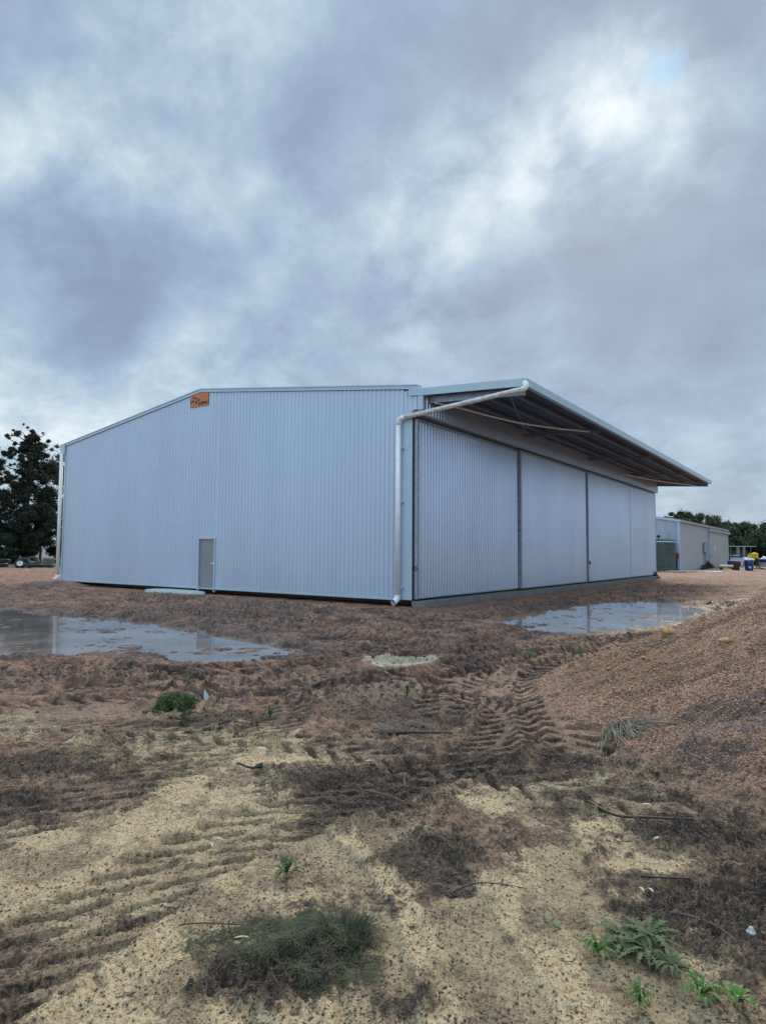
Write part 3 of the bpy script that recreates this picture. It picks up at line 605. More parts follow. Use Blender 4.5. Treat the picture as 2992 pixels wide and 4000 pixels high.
# personnel door
d=MB().box((D0+.03,.02,.02),(D1-.03,.06,DH-.03)).build('personnel_door','door',shed)
h=MB(); h.box((D1-.13,-.02,1.0),(D1-.06,.02,1.09)); h.tube([(D1-.09,-.02,1.045),(D1-.09,-.06,1.045),(D1-.21,-.06,1.045)],.012,8); h.build('door_handle','pvc',d)
for hz in(.3,1.05,1.8): MB().tube([(D0+.035,.012,hz-.05),(D0+.035,.012,hz+.05)],.012,8).build('hinge','galvd',d)
fr=MB(); fr.box((D0-.03,-.05,-.10),(D0+.025,.07,DH+.03)); fr.box((D1-.025,-.05,-.14),(D1+.03,.07,DH+.03)); fr.box((D0+.025,-.05,DH-.03),(D1-.025,.07,DH+.03)); fr.box((D0+.025,-.05,-.03),(D1-.025,.07,.015)); fr.build('door_frame','clad',shed)
# slab, set back under the gable wall, flush at the door side
MB().box((-SW+.35,1.1,-.4),(.0,SL,-.025)).build('slab','conc',shed)
MB().box((.0,-.02,-.45),(.52,SL+.2,-.03)).build('slab_edge','conc',shed)
# sliding doors on alternating tracks
DW=8.28; ys=[.02,8.14,16.94,25.42,SL+.02]; xo=[(.06,.165),(.18,.285),(.235,.34),(.18,.285)]
dl=['first sliding door, nearest the corner','','','']
for i in range(4):
    a,b=ys[i],ys[i+1]-(.0 if i==3 else .012)
    if i==3: a-=.0
    x0,x1=xo[i]; root=MB()
    root.box((x0,a,.035),(x1+.012,a+.10,5.99)); root.box((x0,b-.04,.035),(x1+.012,b,5.99)); root.box((x0,a+.1,.035),(x1+.012,b-.04,.08)); root.box((x0,a+.1,5.9),(x1+.012,b-.04,5.99))
    dr=root.build('sliding_door','galv',shed)
    mb=MB(); ribs(mb,(x1-.04,a+.10,0),(0,1,0),(1,0,0),b-a-.14,lambda w:.08,lambda w:5.90,dep=.045); mb.cur=1
    w=.145
    while w<b-a-.25:
        for rz in (): mb.box((x1-.042,a+.05+w-.011,rz-.011),(x1-.028,a+.05+w+.011,rz+.011))
        w+=.19
    mb.build('door_cladding',['cladm','screw'],dr)
    if i==0:
        # ring pull on the end channel
        n=20; ring=[(x1-.06,a-.022,1.03+.0)]; pts=[(x0+.065+.05*math.cos(t*2*PI/n),a-.012,1.03+.07*math.sin(t*2*PI/n)) for t in range(n+1)]
        MB().tube(pts,.011,8,caps=False).build('ring_handle','black',dr)
    if i==2:
        MB().lathe([(0,0),(.09,0),(.09,.03),(0,.03)],n=16,Mx=Matrix.Translation((x1+.01,a+.22,1.05))@Matrix.Rotation(PI/2,4,'Y')).build('latch_cover','black',dr)
    if i==1:
        for hz in(2.5,2.9): MB().box((x0+.02,a-.03,hz),(x0+.07,a,hz+.05)).build('guide_bolt','black',dr)
# end stop post between wall and first door
MB().box((.022,-.03,.0),(.06,.05,6.05)).build('jamb','black',shed)
# header box over the doors
hd=MB(); hd.box((.02,.0,6.03),(.44,SL+.1,6.07)); hd.build('door_track','galvd',shed)
hd=MB(); ribs(hd,(.43,.06,0),(0,1,0),(1,0,0),SL+.02,lambda w:6.08,lambda w:6.86); hd.build('header_cladding','cladm',shed)
MB().box((.40,.0,6.04),(.475,SL+.1,6.085)).build('header_bottom_trim','clad',shed)
MB().box((.235,-.05,6.25),(.43,.05,6.72)).build('header_end_cap','flash',shed)
MB().box((.02,SL+.0,6.07),(.47,SL+.12,6.84)).build('header_end_cap','clad',shed)
hd=MB(); hd.box((.0,-.09,6.19),(.43,-.05,6.215)); hd.box((.03,-.07,6.10),(.38,-.03,6.125)); hd.build('track_end_plate','galv',shed)
# canopy roof
CX0,CX1,CZ0,CZ1=.1,4.04,6.95,6.725
def cz(x): return CZ0+(CZ1-CZ0)*(x-.1)/(CX1-.1)
mb=MB(); n=int((SL+.1)/.19)
ypts=[]
for k in range(n+1):
    for a,hh in((0,0),(.105,0),(.125,.029),(.165,.029),(.185,0)):
        ypts.append((k*.19+a-.02,hh))
vs=[]; fs=[]
for y_,hh in ypts: vs+=[(CX0,y_,cz(CX0)+hh-.06),(CX1,y_,cz(CX1)+hh-.06)]
fs=[(2*i,2*i+1,2*i+3,2*i+2) for i in range(len(ypts)-1)]
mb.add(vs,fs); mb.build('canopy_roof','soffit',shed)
# barge: the pale band along the near end
def band(name,y0,y1,xa,xb,lo,hi,m):
    MB().add([(xa,y0,cz(xa)+lo),(xb,y0,cz(xb)+lo),(xb,y0,cz(xb)+hi),(xa,y0,cz(xa)+hi),(xa,y1,cz(xa)+lo),(xb,y1,cz(xb)+lo),(xb,y1,cz(xb)+hi),(xa,y1,cz(xa)+hi)],[(0,1,2,3),(7,6,5,4),(4,5,1,0),(3,2,6,7),(1,5,6,2),(4,0,3,7)]).build(name,m,shed)
band('canopy_barge',-.07,-.045,.235,3.86,-.22,.02,'flash'); band('canopy_barge',-.076,-.045,3.865,CX1+.012,-.22,.022,'flash')
band('canopy_barge',-.075,-.045,-.12,.235,-.20,.018,'flash')
band('canopy_barge',SL+.06,SL+.09,.2,CX1,-.2,.02,'flash')
# box gutter / fascia along the outer edge
mb=MB(); x0,x1=CX1-.13,CX1; zt=cz(CX1)
mb.box((x1-.012,-.045,zt-.215),(x1,SL+.1,zt+.02)); mb.box((x0,-.045,zt-.215),(x1-.012,SL+.1,zt-.2)); mb.box((x0-.012,-.045,zt-.215),(x0,SL+.1,zt-.07)); mb.build('canopy_gutter','flash',shed)
# cantilever beams
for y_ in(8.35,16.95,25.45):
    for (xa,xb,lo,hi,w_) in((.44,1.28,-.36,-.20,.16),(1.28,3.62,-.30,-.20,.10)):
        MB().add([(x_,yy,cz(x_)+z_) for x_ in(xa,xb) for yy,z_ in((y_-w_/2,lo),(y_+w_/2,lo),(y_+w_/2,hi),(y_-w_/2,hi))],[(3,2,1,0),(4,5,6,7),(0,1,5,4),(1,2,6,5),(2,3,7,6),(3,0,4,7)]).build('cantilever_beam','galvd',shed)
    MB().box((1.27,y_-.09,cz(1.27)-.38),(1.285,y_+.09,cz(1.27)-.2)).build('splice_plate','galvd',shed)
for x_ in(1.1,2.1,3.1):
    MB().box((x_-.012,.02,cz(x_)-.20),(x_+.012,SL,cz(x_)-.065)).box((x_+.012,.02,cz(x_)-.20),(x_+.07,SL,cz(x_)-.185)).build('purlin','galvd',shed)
# end rafter seen behind the near barge, and the end rafter at the far end
for y_ in(.30,SL-.12):
    band('end_rafter',y_,y_+.02,.44,3.85,-.42,-.20,'galv'); band('end_rafter_flange',y_-.06,y_,.44,3.85,-.42,-.405,'galv')
MB().tube([(.55,8.3,6.6),(3.25,.42,6.50)],.022,8).build('brace','galvd',shed)
MB().tube([(3.5,SL-.3,6.56),(1.0,25.5,6.60)],.022,8).build('brace','galvd',shed)
# pipes under the canopy
def arc(pts,n=8):
    P=[Vector(p) for p in pts]; out=[]
    for i in range(len(P)-1):
        a=P[max(i-1,0)];b=P[i];c=P[i+1];d=P[min(i+2,len(P)-1)]
        for k in range(n):
            t=k/n; out.append(.5*((2*b)+(c-a)*t+(2*a-5*b+4*c-d)*t*t+(3*b-a-3*c+d)*t**3))
    return out+[P[-1]]
MB().tube(arc([(.75,.2,6.47),(1.06,1.34,6.46),(1.64,4.27,6.44),(2.37,6.24,6.45),(3.25,8.18,6.50)]),.032,10).build('cable_conduit','pvc',shed,True)
MB().tube(arc([(.5,23.6,6.5),(.82,24.81,6.46),(1.81,28.98,6.43),(3.13,32.7,6.45)]),.035,10).build('cable_conduit','pvc',shed,True)
for y_,x_ in((1.9,1.15),(6.24,2.37)): MB().tube([(x_,y_,6.45),(x_+.02,y_,6.62)],.01,6).build('conduit_hanger','galv',shed)
# downpipes
def bend(c,r,a0,a1,ex,ey,n=8):
    return [Vector(c)+Vector(ex)*r*math.cos(a0+(a1-a0)*k/n)+Vector(ey)*r*math.sin(a0+(a1-a0)*k/n) for k in range(n+1)]
DY=-.16; X0=-.455
S_=Vector((X0+.10,DY,6.02)); E_=Vector((3.98,DY,6.40)); dr_=(E_-S_).normalized()
run=[S_+dr_*t for t in np.linspace(.12,(E_-S_).length-.05,14)]
dp=MB().tube(run,.079,20).build('canopy_downpipe','pvcd',shed,True)
MB().tube([E_-dr_*.08,E_+dr_*.02,(4.03,DY,6.43),(4.05,DY+.03,6.50),(4.03,DY+.06,6.56),(3.98,DY+.1,6.6)],.087,16).build('elbow','pvc',dp,True)
MB().tube([S_+dr_*.16,S_+dr_*.02,(X0+.03,DY,5.98),(X0,DY,5.90),(X0,DY,5.80)],.087,18).build('elbow','pvc',dp,True)
vp=MB().tube([(X0-.0,DY,5.85),(X0-.01,DY,.10)],.080,22).build('downpipe','pvc',shed,True)
MB().tube([(X0-.01,DY,.16),(X0-.01,DY,.06),(X0-.02,DY-.03,.0),(X0-.04,DY-.10,-.05),(X0-.06,DY-.18,-.08)],[.097,.097,.1,.105,.112],20,caps=False).build('outlet_elbow','pvc',vp,True)
MB().lathe([(0,0),(.085,0)],n=20,Mx=Matrix.Translation((X0-.05,DY-.12,-.06))@Matrix.Rotation(-1.9,4,'X')).build('outlet_mouth','galvd',vp)
for hz in(.38,3.2,5.0): MB().box((X0+.05,DY-.01,hz),(X0+.16,-.05,hz+.035)).build('pipe_bracket','flash',vp)
vp=MB().tube([(-SW-.10,-.17,EH-.38),(-SW-.10,-.17,.2)],.085,18).build('downpipe','pvc',shed,True)
MB().tube([(-SW-.10,-.17,.26),(-SW-.10,-.17,.14),(-SW-.12,-.2,.08),(-SW-.18,-.28,.04)],[.093,.093,.095,.1],16).build('outlet_elbow','pvc',vp,True)
for hz in(.6,3.1): MB().box((-SW-.15,-.18,hz),(-SW+.0,-.05,hz+.035)).build('pipe_bracket','flash',vp)
# three starter bars sticking out under the far left end
for k in range(3): MB().tube([(-SW+1.0+.22*k,-.02,-.25),(-SW+1.0+.22*k,-.02,.0)],.02,6).build('starter_bar','brown',shed)
# ---------------------------------------------------------------- sign
sg=thing('wall_sign',(-10.87,-.05,8.05),'orange sign with dark brown triangles and lettering under the roof peak','sign')
yf=-.048
mb=MB(); P=[(-11.46,7.76),(-10.26,7.76),(-10.26,8.29),(-10.80,8.345),(-11.46,8.26)]
mb.add([(a,yf,b) for a,b in P]+[(a,-.034,b) for a,b in P],[(0,1,2,3,4),(9,8,7,6,5)]+[(i,i+5,(i+1)%5+5,(i+1)%5) for i in range(5)]); mb.build('sign_panel','sign',sg)
for T in [[(-11.30,8.17),(-11.17,8.25),(-11.18,8.12)],[(-11.12,8.19),(-10.99,8.12),(-11.12,8.05)],[(-10.94,8.12),(-10.80,8.04),(-10.94,7.97)],[(-11.45,7.99),(-11.34,8.06),(-11.35,7.90)],[(-11.29,8.09),(-11.16,8.02),(-11.29,7.94)],[(-11.14,7.95),(-11.0,8.04),(-11.0,7.87)]]:
    MB().add([(a,yf-.004,b) for a,b in T]+[(a,yf,b) for a,b in T],[(0,1,2),(5,4,3),(0,3,4,1),(1,4,5,2),(2,5,3,0)]).build('logo_triangle','ink',sg)
cu=bpy.data.curves.new('t','FONT'); cu.body='AUSPAN'; cu.size=.19; cu.shear=.35; cu.offset=.006; cu.extrude=.002
to=bpy.data.objects.new('t',cu); col.objects.link(to); dg=bpy.context.evaluated_depsgraph_get(); me=bpy.data.meshes.new_from_object(to.evaluated_get(dg)); bpy.data.objects.remove(to)
xs=[v.co.x for v in me.vertices]; w0,w1=min(xs),max(xs)
for v in me.vertices: v.co=Vector((-10.95+(v.co.x-w0)/(w1-w0)*.66,yf-.004-v.co.z,7.825+v.co.y*.95))
me.name='sign_lettering'; me.materials.clear(); me.materials.append(M['ink']); lo=bpy.data.objects.new('sign_lettering',me); col.objects.link(lo); lo.parent=sg; lo.matrix_parent_inverse=Matrix.Translation(-sg.location)
# ---------------------------------------------------------------- door pad
mb=MB(); n=36; prof=[(1.0,-.22),(1.0,-.13),(.97,-.105),(.9,-.095),(0,-.09)]
o0=0
for s,z in prof:
    for k in range(n):
        t=2*PI*k/n; wob=1+.05*math.sin(3*t+1)+.03*math.sin(7*t); mb.v.append((-11.5+1.75*s*math.copysign(abs(math.cos(t))**.8,math.cos(t))*wob,-.62+.58*s*math.sin(t)*wob,z))
for i in range(len(prof)-1):
    for k in range(n): a=i*n+k;b=i*n+(k+1)%n; mb.f.append((a,b,b+n,a+n)); mb.mi.append(0)
tag(mb.build('concrete_pad','concp',None,True),'pale rounded concrete pad on the mud below the personnel door','concrete pad')

def leafcloud(C,R,n,size,droop=.0,seed=0,flat=.8):
    """leaf faces spread inside a set of ellipsoidal clumps"""
    g=np.random.default_rng(seed); C=np.asarray(C,float); R=np.asarray(R,float)
    k=g.integers(0,len(C),n) if R.ndim==1 else 0
    pr=R**2/np.sum(R**2); k=g.choice(len(C),n,p=pr)
    d=g.normal(size=(n,3)); d/=np.linalg.norm(d,axis=1)[:,None]; rr=g.random(n)**.5; rr=np.where(g.random(n)<.28,rr*g.uniform(1,1.75,n),rr)
    P=C[k]+d*(R[k]*rr)[:,None]*np.array([1,1,flat])
    a=g.normal(size=(n,3)); a[:,2]-=droop; a/=np.linalg.norm(a,axis=1)[:,None]; b=np.cross(a,g.normal(size=(n,3))); b/=np.linalg.norm(b,axis=1)[:,None]
    s=size*g.uniform(.5,1.35,n)[:,None]
    V=np.stack([P-a*s,P+b*s*.38,P+a*s,P-b*s*.38],1).reshape(-1,3); F_=np.arange(n*4).reshape(-1,4)
    return V,F_
# ---------------------------------------------------------------- older shed beyond
BX,BY,BL,BW=-2.47,55.41,34.3,15.0; BH=5.08; BP=math.tan(math.radians(9.5)); GZ=-.22
old=thing('farm_shed',(BX-BW/2,BY+BL/2,GZ),'older low shed with weathered metal end wall and beige front beyond the big shed','shed')
def bz(x): return BH+BP*(BW/2-abs(x-(BX-BW/2)))
mb=MB(); ribs(mb,(BX-BW,BY,0),(1,0,0),(0,-1,0),BW-.2,lambda w:GZ-.1,lambda w:bz(BX-BW+w)-.02,pitch=.3,dep=.03); mb.build('end_wall','old',old)
mb=MB(); ribs(mb,(BX,BY+.2,0),(0,1,0),(1,0,0),BL-.2,lambda w:GZ-.1,lambda w:BH,pitch=.19,dep=.02); mb.build('front_wall','beige',old)
MB().add([(BX,BY+BL,GZ),(BX-BW,BY+BL,GZ),(BX-BW,BY+BL,BH),(BX-BW/2,BY+BL,bz(BX-BW/2)),(BX,BY+BL,BH)],[(0,1,2,3,4)]).build('rear_wall','beige',old)
MB().add([(BX-BW,BY,GZ),(BX-BW,BY+BL,GZ),(BX-BW,BY+BL,BH),(BX-BW,BY,BH)],[(3,2,1,0)]).build('side_wall','old',old)
MB().box((BX-.22,BY-.05,GZ),(BX+.03,BY-.0,BH)).box((BX-.02,BY,GZ),(BX+.035,BY+.2,BH)).build('corner_flashing','bluel',old)
for sx in(-1,1):
    mb=MB(); xm=BX-BW/2; xe=xm+sx*(BW/2+.15); z0=bz(xm)+.03; z1=BH-.03+.0
    mb.add([(xm,BY-.1,z0),(xe,BY-.1,z1),(xe,BY+BL+.3,z1),(xm,BY+BL+.3,z0),(xm,BY-.1,z0+.06),(xe,BY-.1,z1+.06),(xe,BY+BL+.3,z1+.06),(xm,BY+BL+.3,z0+.06)],[(3,2,1,0),(4,5,6,7),(0,1,5,4),(1,2,6,5),(2,3,7,6),(3,0,4,7)]); mb.build('roof','beigeroof',old)
    mb=MB(); mb.add([(xm,BY-.13,z0-.16),(xe,BY-.13,z1-.16),(xe,BY-.13,z1+.09),(xm,BY-.13,z0+.09),(xm,BY-.1,z0-.16),(xe,BY-.1,z1-.16),(xe,BY-.1,z1+.09),(xm,BY-.1,z0+.09)],[(0,1,2,3) if sx>0 else (3,2,1,0),(4,5,1,0),(3,2,6,7),(1,5,6,2)]); mb.build('barge_flashing','flash',old)
MB().box((BX+.05,BY-.1,BH-.18),(BX+.20,BY+BL+.35,BH+.06)).build('gutter','beigeroof',old)
MB().box((BX+.05,72.2,4.42),(BX+.34,BY+BL+.6,4.78)).build('door_track_cover','beigeroof',old)
dr=MB().box((BX+.08,72.6,GZ+.05),(BX+.16,89.3,4.42)).build('sliding_door','beige',old)
MB().box((BX+.16,73.3,1.25),(BX+.22,74.2,1.42)).build('door_latch','timber',dr); MB().box((BX+.162,76.6,1.9),(BX+.168,77.3,2.6)).build('door_sticker','white',dr)
MB().box((BX+.03,72.0,GZ),(BX+.07,72.58,4.6)).build('door_gap','black',old)
MB().box((BX+.03,71.7,GZ),(BX+.14,71.98,4.6)).build('door_post','bluel',old)
MB().box((BX+.025,68.6,1.75),(BX+.22,70.6,2.95)).build('window_shutter','galvd',old); MB().box((BX+.22,69.3,1.85),(BX+.24,69.8,2.85)).build('shutter_panel','bluel',old)
for y_ in(69.3,70.6): MB().tube([(BX+.06,y_,1.75),(BX+.06,y_,GZ)],.05,6).build('conduit','galvd',old)
MB().box((BX-3.2,52.6,-.36),(BX+4.2,BY-.02,-.13)).build('concrete_apron','concp',old)
# water tank
TC=(-4.05,53.75)
tk=thing('water_tank',(*TC,-.15),'dark green round corrugated water tank at the end wall of the older shed','water tank')
R=1.48; prof=[(R,-.15)]; nn=64
for k in range(nn*1+1): z=-.15+3.0*k/nn; prof.append((R+.022*math.sin(k*PI/2),z))
mb=MB().lathe(prof,(*TC,0),40); mb.build('tank_wall','tank',tk,True)
MB().lathe([(R+.06,2.74),(R+.06,2.83),(R+.02,2.84)],(*TC,0),40).build('top_band','bluel',tk,True)
MB().lathe([(R+.03,2.85),(R+.05,2.93),(R-.1,3.0),(.4,3.1),(0,3.1)],(*TC,0),40).build('tank_roof','tank',tk,True)
MB().tube([(TC[0]+.1,TC[1]-1.0,2.95),(TC[0]+.1,TC[1]-1.0,3.3)],.05,8).tube([(TC[0]-.1,TC[1]-1.0,3.3),(TC[0]+.3,TC[1]-1.0,3.3)],.05,8).lathe([(0,3.5),(.12,3.48),(.12,3.35),(0,3.33)],(TC[0]+.1,TC[1]-1.0,0),10).build('inlet_valve','black',tk)
for hz in(.35,.95,1.55,2.1): MB().lathe([(R+.03,hz),(R+.035,hz+.03),(R+.03,hz+.06)],(*TC,0),40).build('tank_hoop','tank',tk,True)
# fuel hose reel
hr=thing('hose_reel',(-3.05,BY-.4,1.0),'red hose reel with hanging black hoses beside the green tank','hose reel')
Mx=Matrix.Translation((-2.98,BY-.38,1.3))@Matrix.Rotation(PI/2,4,'X')
MB().lathe([(0,-.1),(.3,-.1),(.3,.12),(0,.12)],n=20,Mx=Mx).build('reel_drum','black',hr)
MB().lathe([(0,-.14),(.13,-.14),(.13,-.1)],n=16,Mx=Matrix.Translation((-3.1,BY-.5,1.3))@Matrix.Rotation(PI/2,4,'X')).build('reel_hub','white',hr)
MB().box((-2.86,BY-.56,1.05),(-2.5,BY-.12,1.62)).build('reel_housing','red',hr)
for dx,sg_ in((-.25,.35),(.0,.2),(.2,-.1)): MB().tube(arc([(-3.0+dx,BY-.42,1.1),(-3.0+dx-sg_*.6,BY-.5,.5),(-3.0+dx-sg_*.4,BY-.45,-.02),(-2.8+dx*.3,BY-.42,-.1),(-2.72+dx*.3,BY-.4,.7),(-2.85,BY-.4,1.15)]),.035,8).build('hose','black',hr,True)
MB().box((-3.25,BY-.62,-.14),(-2.45,BY-.1,-.05)).build('base','black',hr)
# black rubbish bag at the far end of the doors
def blob(name,c,r,m,seed=0,amp=.15,n=14,parent=None,fn=None):
    bm=bmesh.new(); bmesh.ops.create_icosphere(bm,subdivisions=3,radius=1)
    for v in bm.verts:
        p=v.co.copy(); k=1+amp*(math.sin(3.1*p.x+seed)+math.sin(4.3*p.y+seed*2)+math.sin(3.7*p.z+seed*3))*.5
        v.co=Vector((p.x*r[0]*k+c[0],p.y*r[1]*k+c[1],max(p.z,-.7)*r[2]*k+c[2]))
        if fn: v.co=fn(v.co)
    me=bpy.data.meshes.new(name); bm.to_mesh(me); bm.free(); me.materials.append(M[m]); o=bpy.data.objects.new(name,me); col.objects.link(o)
    if parent: o.parent=parent; o.matrix_parent_inverse=Matrix.Translation(-Vector(parent.location))
    return o
bg=thing('rubbish_bag',(.36,31.95,-.2),'black tied rubbish bag slumped against the far end of the sliding doors','rubbish bag')
blob('bag_body',(.34,31.95,-.03),(.23,.25,.2),'black',2,.2,parent=bg)
mb=MB(); 
for a,b in(((.32,31.95,.08),(.26,31.93,.27)),((.36,31.95,.08),(.46,31.93,.26)),((.5,31.95,-.1),(.66,31.9,-.14))): mb.tube([a,tuple((a[i]+b[i])/2 for i in range(3)),b],[.09,.05,.075],8)
mb.build('tied_ends','black',bg)
# ---------------------------------------------------------------- yard clutter beside the older shed
def drum(x,y,r,h,m,label,name='plastic_drum',rim='galvd'):
    t=thing(name,(x,y,GZ),label,'drum')
    MB().lathe([(0,GZ),(r*.94,GZ),(r,GZ+.05),(r,GZ+h*.3),(r*1.03,GZ+h*.33),(r,GZ+h*.36),(r,GZ+h*.64),(r*1.03,GZ+h*.67),(r,GZ+h*.7),(r,GZ+h-.05),(r*.93,GZ+h)],(x,y,0),20).build('drum_body',m,t,True)
    MB().lathe([(r*.95,GZ+h-.03),(r*1.02,GZ+h),(r*.9,GZ+h+.02),(0,GZ+h-.01)],(x,y,0),20).build('drum_rim',rim,t,True); return t
t=drum(.05,73.0,.42,.98,'blue','blue drum close to the older shed corner with a pale spot low down'); MB().lathe([(0,0),(.10,0),(.10,.02),(0,.02)],n=12,Mx=Matrix.Translation((.05,72.57,.1))@Matrix.Rotation(PI/2,4,'X')).build('drum_label','bluel',t)
t=drum(1.91,62.81,.36,1.0,'brown','rusty brown steel drum between the two blue drums','steel_drum','brown')
t=drum(3.05,62.64,.41,1.12,'blue','taller blue drum topped by a crumpled white sack'); MB().lathe([(0,0),(.13,0),(.13,.02),(0,.02)],n=12,Mx=Matrix.Translation((3.2,62.25,.16))@Matrix.Rotation(PI/2,4,'X')@Matrix.Rotation(.3,4,'Y')).build('drum_label','bluel',t)
tag(blob('crumpled_sack',(3.15,62.6,1.02),(.42,.36,.13),'white',5,.3),'crumpled white sack lying on top of the taller blue drum','sack')
t=thing('storage_crate',(2.45,62.3,GZ),'small off-white crate on the ground beside the taller blue drum','crate')
MB().box((2.22,62.05,GZ),(2.72,62.55,GZ+.42)).build('crate_body','white',t); MB().box((2.20,62.03,GZ+.38),(2.74,62.57,GZ+.45)).build('crate_lid','timber',t)
t=thing('plastic_tub',(.1,77.8,GZ),'white plastic tub with a blue lid behind the blue drum by the shed corner','tub')
mb=MB(); mb.add([(x_*s_+.15,77.8+y_*s_,z_) for z_,s_ in((.2,.8),(1.15,1)) for x_,y_ in((-.75,-.45),(.75,-.45),(.75,.45),(-.75,.45))],[(3,2,1,0),(4,5,6,7),(0,1,5,4),(1,2,6,5),(2,3,7,6),(3,0,4,7)]); mb.build('tub_body','white',t)
MB().box((-.55,77.3,1.16),(.85,78.3,1.32)).build('tub_lid','blue',t); MB().box((-.2,77.5,1.32),(.45,77.9,1.48)).build('lid_handle','bluel',t); MB().box((-.4,77.5,GZ),(.7,78.1,.2)).build('tub_stand','white',t)
# cream trough on blocks
t=thing('cream_trough',(.6,64.7,GZ),'long cream plastic trough propped on dark blocks in front of the blue drum','trough')
mb=MB(); mb.tube([(-.1,64.3,.2),(0,64.35,.21),(1.4,64.9,.21),(1.5,64.94,.2)],[.05,.15,.15,.05],10); mb.build('trough_body','cream',t,True)
for x_ in(.1,1.25): MB().box((x_-.14,64.3+.4*x_,GZ),(x_+.18,64.6+.4*x_,.08)).build('support_block','black',t)
for i,(x_,y_,lb) in enumerate(((-.35,58.4,'weathered pallet lying flat, the one nearer the shed wall'),(.75,57.0,'weathered pallet lying flat, the one further out in the yard'))):
    t=thing('wooden_pallet',(x_,y_,GZ),lb,'pallet','flat pallets near the older shed')
    mb=MB(); 
    for k in range(6): mb.box((x_-.6,y_-.6+k*.22,GZ+.10),(x_+.6,y_-.48+k*.22,GZ+.125))
    mb.build('deck_boards','timber',t); mb=MB()
    for k in(-.55,0,.5): mb.box((x_+k,y_-.6,GZ),(x_+k+.08,y_+.62,GZ+.10))
    mb.build('runners','timber',t)
for x_,y_,R_,lb in((-2.0,69.9,.75,'grey-green weeds grown up under the window of the older shed'),(-1.9,66.3,.5,'low dark weeds along the foot of the beige wall')):
    g=np.random.default_rng(int(x_*10)+90); C=[(x_+g.normal()*.25*R_,y_+g.normal()*1.0*R_*1.6,GZ+abs(g.normal())*.45*R_) for _ in range(24)]; V,F_=leafcloud(C,[.25*R_]*24,2600,.09,0,3); tag(npmesh('wall_weeds',V,F_,'gumd'),lb,'weeds')
# yellow tank on its stand
t=thing('yellow_tank',(2.5,73.1,GZ),'bright yellow chemical tank on a dark stand under the trees','tank')
mb=MB(); mb.lathe([(0,1.05),(.30,1.05),(.38,1.12),(.38,1.62),(.30,1.72),(.12,1.76),(.12,1.82),(0,1.82)],(2.62,73.1,0),18); mb.box((2.0,72.85,1.08),(2.62,73.45,1.68)); mb.build('tank_body','yellow',t)
MB().box((2.05,72.8,.95),(2.9,73.5,1.04)).box((2.1,72.9,GZ),(2.2,73.0,.95)).box((2.75,72.9,GZ),(2.85,73.0,.95)).box((2.1,73.3,GZ),(2.2,73.4,.95)).box((2.75,73.3,GZ),(2.85,73.4,.95)).build('stand','black',t); MB().box((2.72,72.72,1.2),(2.76,72.76,1.6)).build('level_strip','black',t)
t=thing('long_white_tank',(1.35,79,GZ),'long low white tank on a timber frame left of the yellow tank','tank')
MB().tube([(.55,78.6,.92),(.62,78.63,.92),(1.9,79.2,.92),(1.97,79.23,.92)],[.12,.24,.24,.12],12).build('tank_body','white',t,True); MB().box((.6,78.6,GZ),(.75,78.8,.7)).build('tank_leg','timber',t); MB().box((1.7,79.1,GZ),(1.85,79.3,.7)).build('tank_leg','timber',t)
t=thing('small_white_jug',(2.1,76.0,1.0),'small white jug with a dark cap on a post just left of the yellow tank','jug')
MB().lathe([(0,1.05),(.18,1.05),(.2,1.1),(.2,1.4),(.08,1.52),(.08,1.56),(0,1.56)],(1.75,75.6,0),12).build('jug_body','white',t,True); MB().lathe([(.09,1.56),(.09,1.64),(0,1.64)],(1.75,75.6,0),10).build('jug_cap','black',t); MB().box((1.68,75.55,GZ),(1.82,75.7,1.05)).build('post','timber',t)
# big blue and white spray tub at the picture edge
t=thing('spray_tank',(4.3,74.3,GZ),'wide blue tank with a white lower half at the right edge of the yard','tank')
MB().lathe([(1.32,.62),(1.38,.66),(1.38,.98),(1.3,1.05),(0,1.1)],(4.15,74.4,0),26).build('upper_tank','blue',t,True); MB().lathe([(0,.05),(1.0,.08),(1.2,.3),(1.3,.62)],(4.15,74.4,0),26).build('lower_tank','bluel',t,True); MB().lathe([(.4,GZ),(.4,.08),(.95,.09)],(4.15,74.4,0),20).build('tank_foot','blue',t,True)
tag(blob('white_sack',(4.45,74.0,1.2),(.55,.4,.26),'white',9,.3),'white sack heaped on the wide blue tank','sack'); tag(blob('folded_tarp',(3.6,74.0,1.12),(.38,.3,.2),'bluel',3,.35),'pale bluish folded cloth on the left rim of the wide blue tank','cloth')
t=thing('scrap_pipes',(3.75,64.8,GZ),'tangle of grey, green and black scrap pipe right of the taller blue drum','scrap')
MB().tube(arc([(3.4,64.4,.05),(3.8,64.5,.1),(4.1,64.6,.32),(4.6,64.9,.34),(4.9,65.1,.05)]),.05,8).build('grey_pipe','timber',t,True); MB().tube([(3.3,64.2,.0),(4.2,64.5,.05)],.06,8).build('green_pipe','thistle',t); MB().tube(arc([(3.5,64.8,.6),(3.8,64.9,.3),(4.0,65,.0),(4.9,65.2,-.1)]),.08,8).build('black_pipe','black',t,True)
MB().box((3.2,64.0,GZ),(4.6,64.6,GZ+.1)).build('flat_sheet','white',t)
t=thing('low_lean_to',(-1.5,101,GZ),'low open lean-to with a pale flat roof and grey posts under the trees','lean-to')
MB().add([(x_,y_,z_) for z_ in(2.78,2.88) for x_,y_ in((-5.5,97.5),(.2,100.8),(-1.5,104.5),(-7,101.5))],[(3,2,1,0),(4,5,6,7),(0,1,5,4),(1,2,6,5),(2,3,7,6),(3,0,4,7)]).build('roof','concp',t)
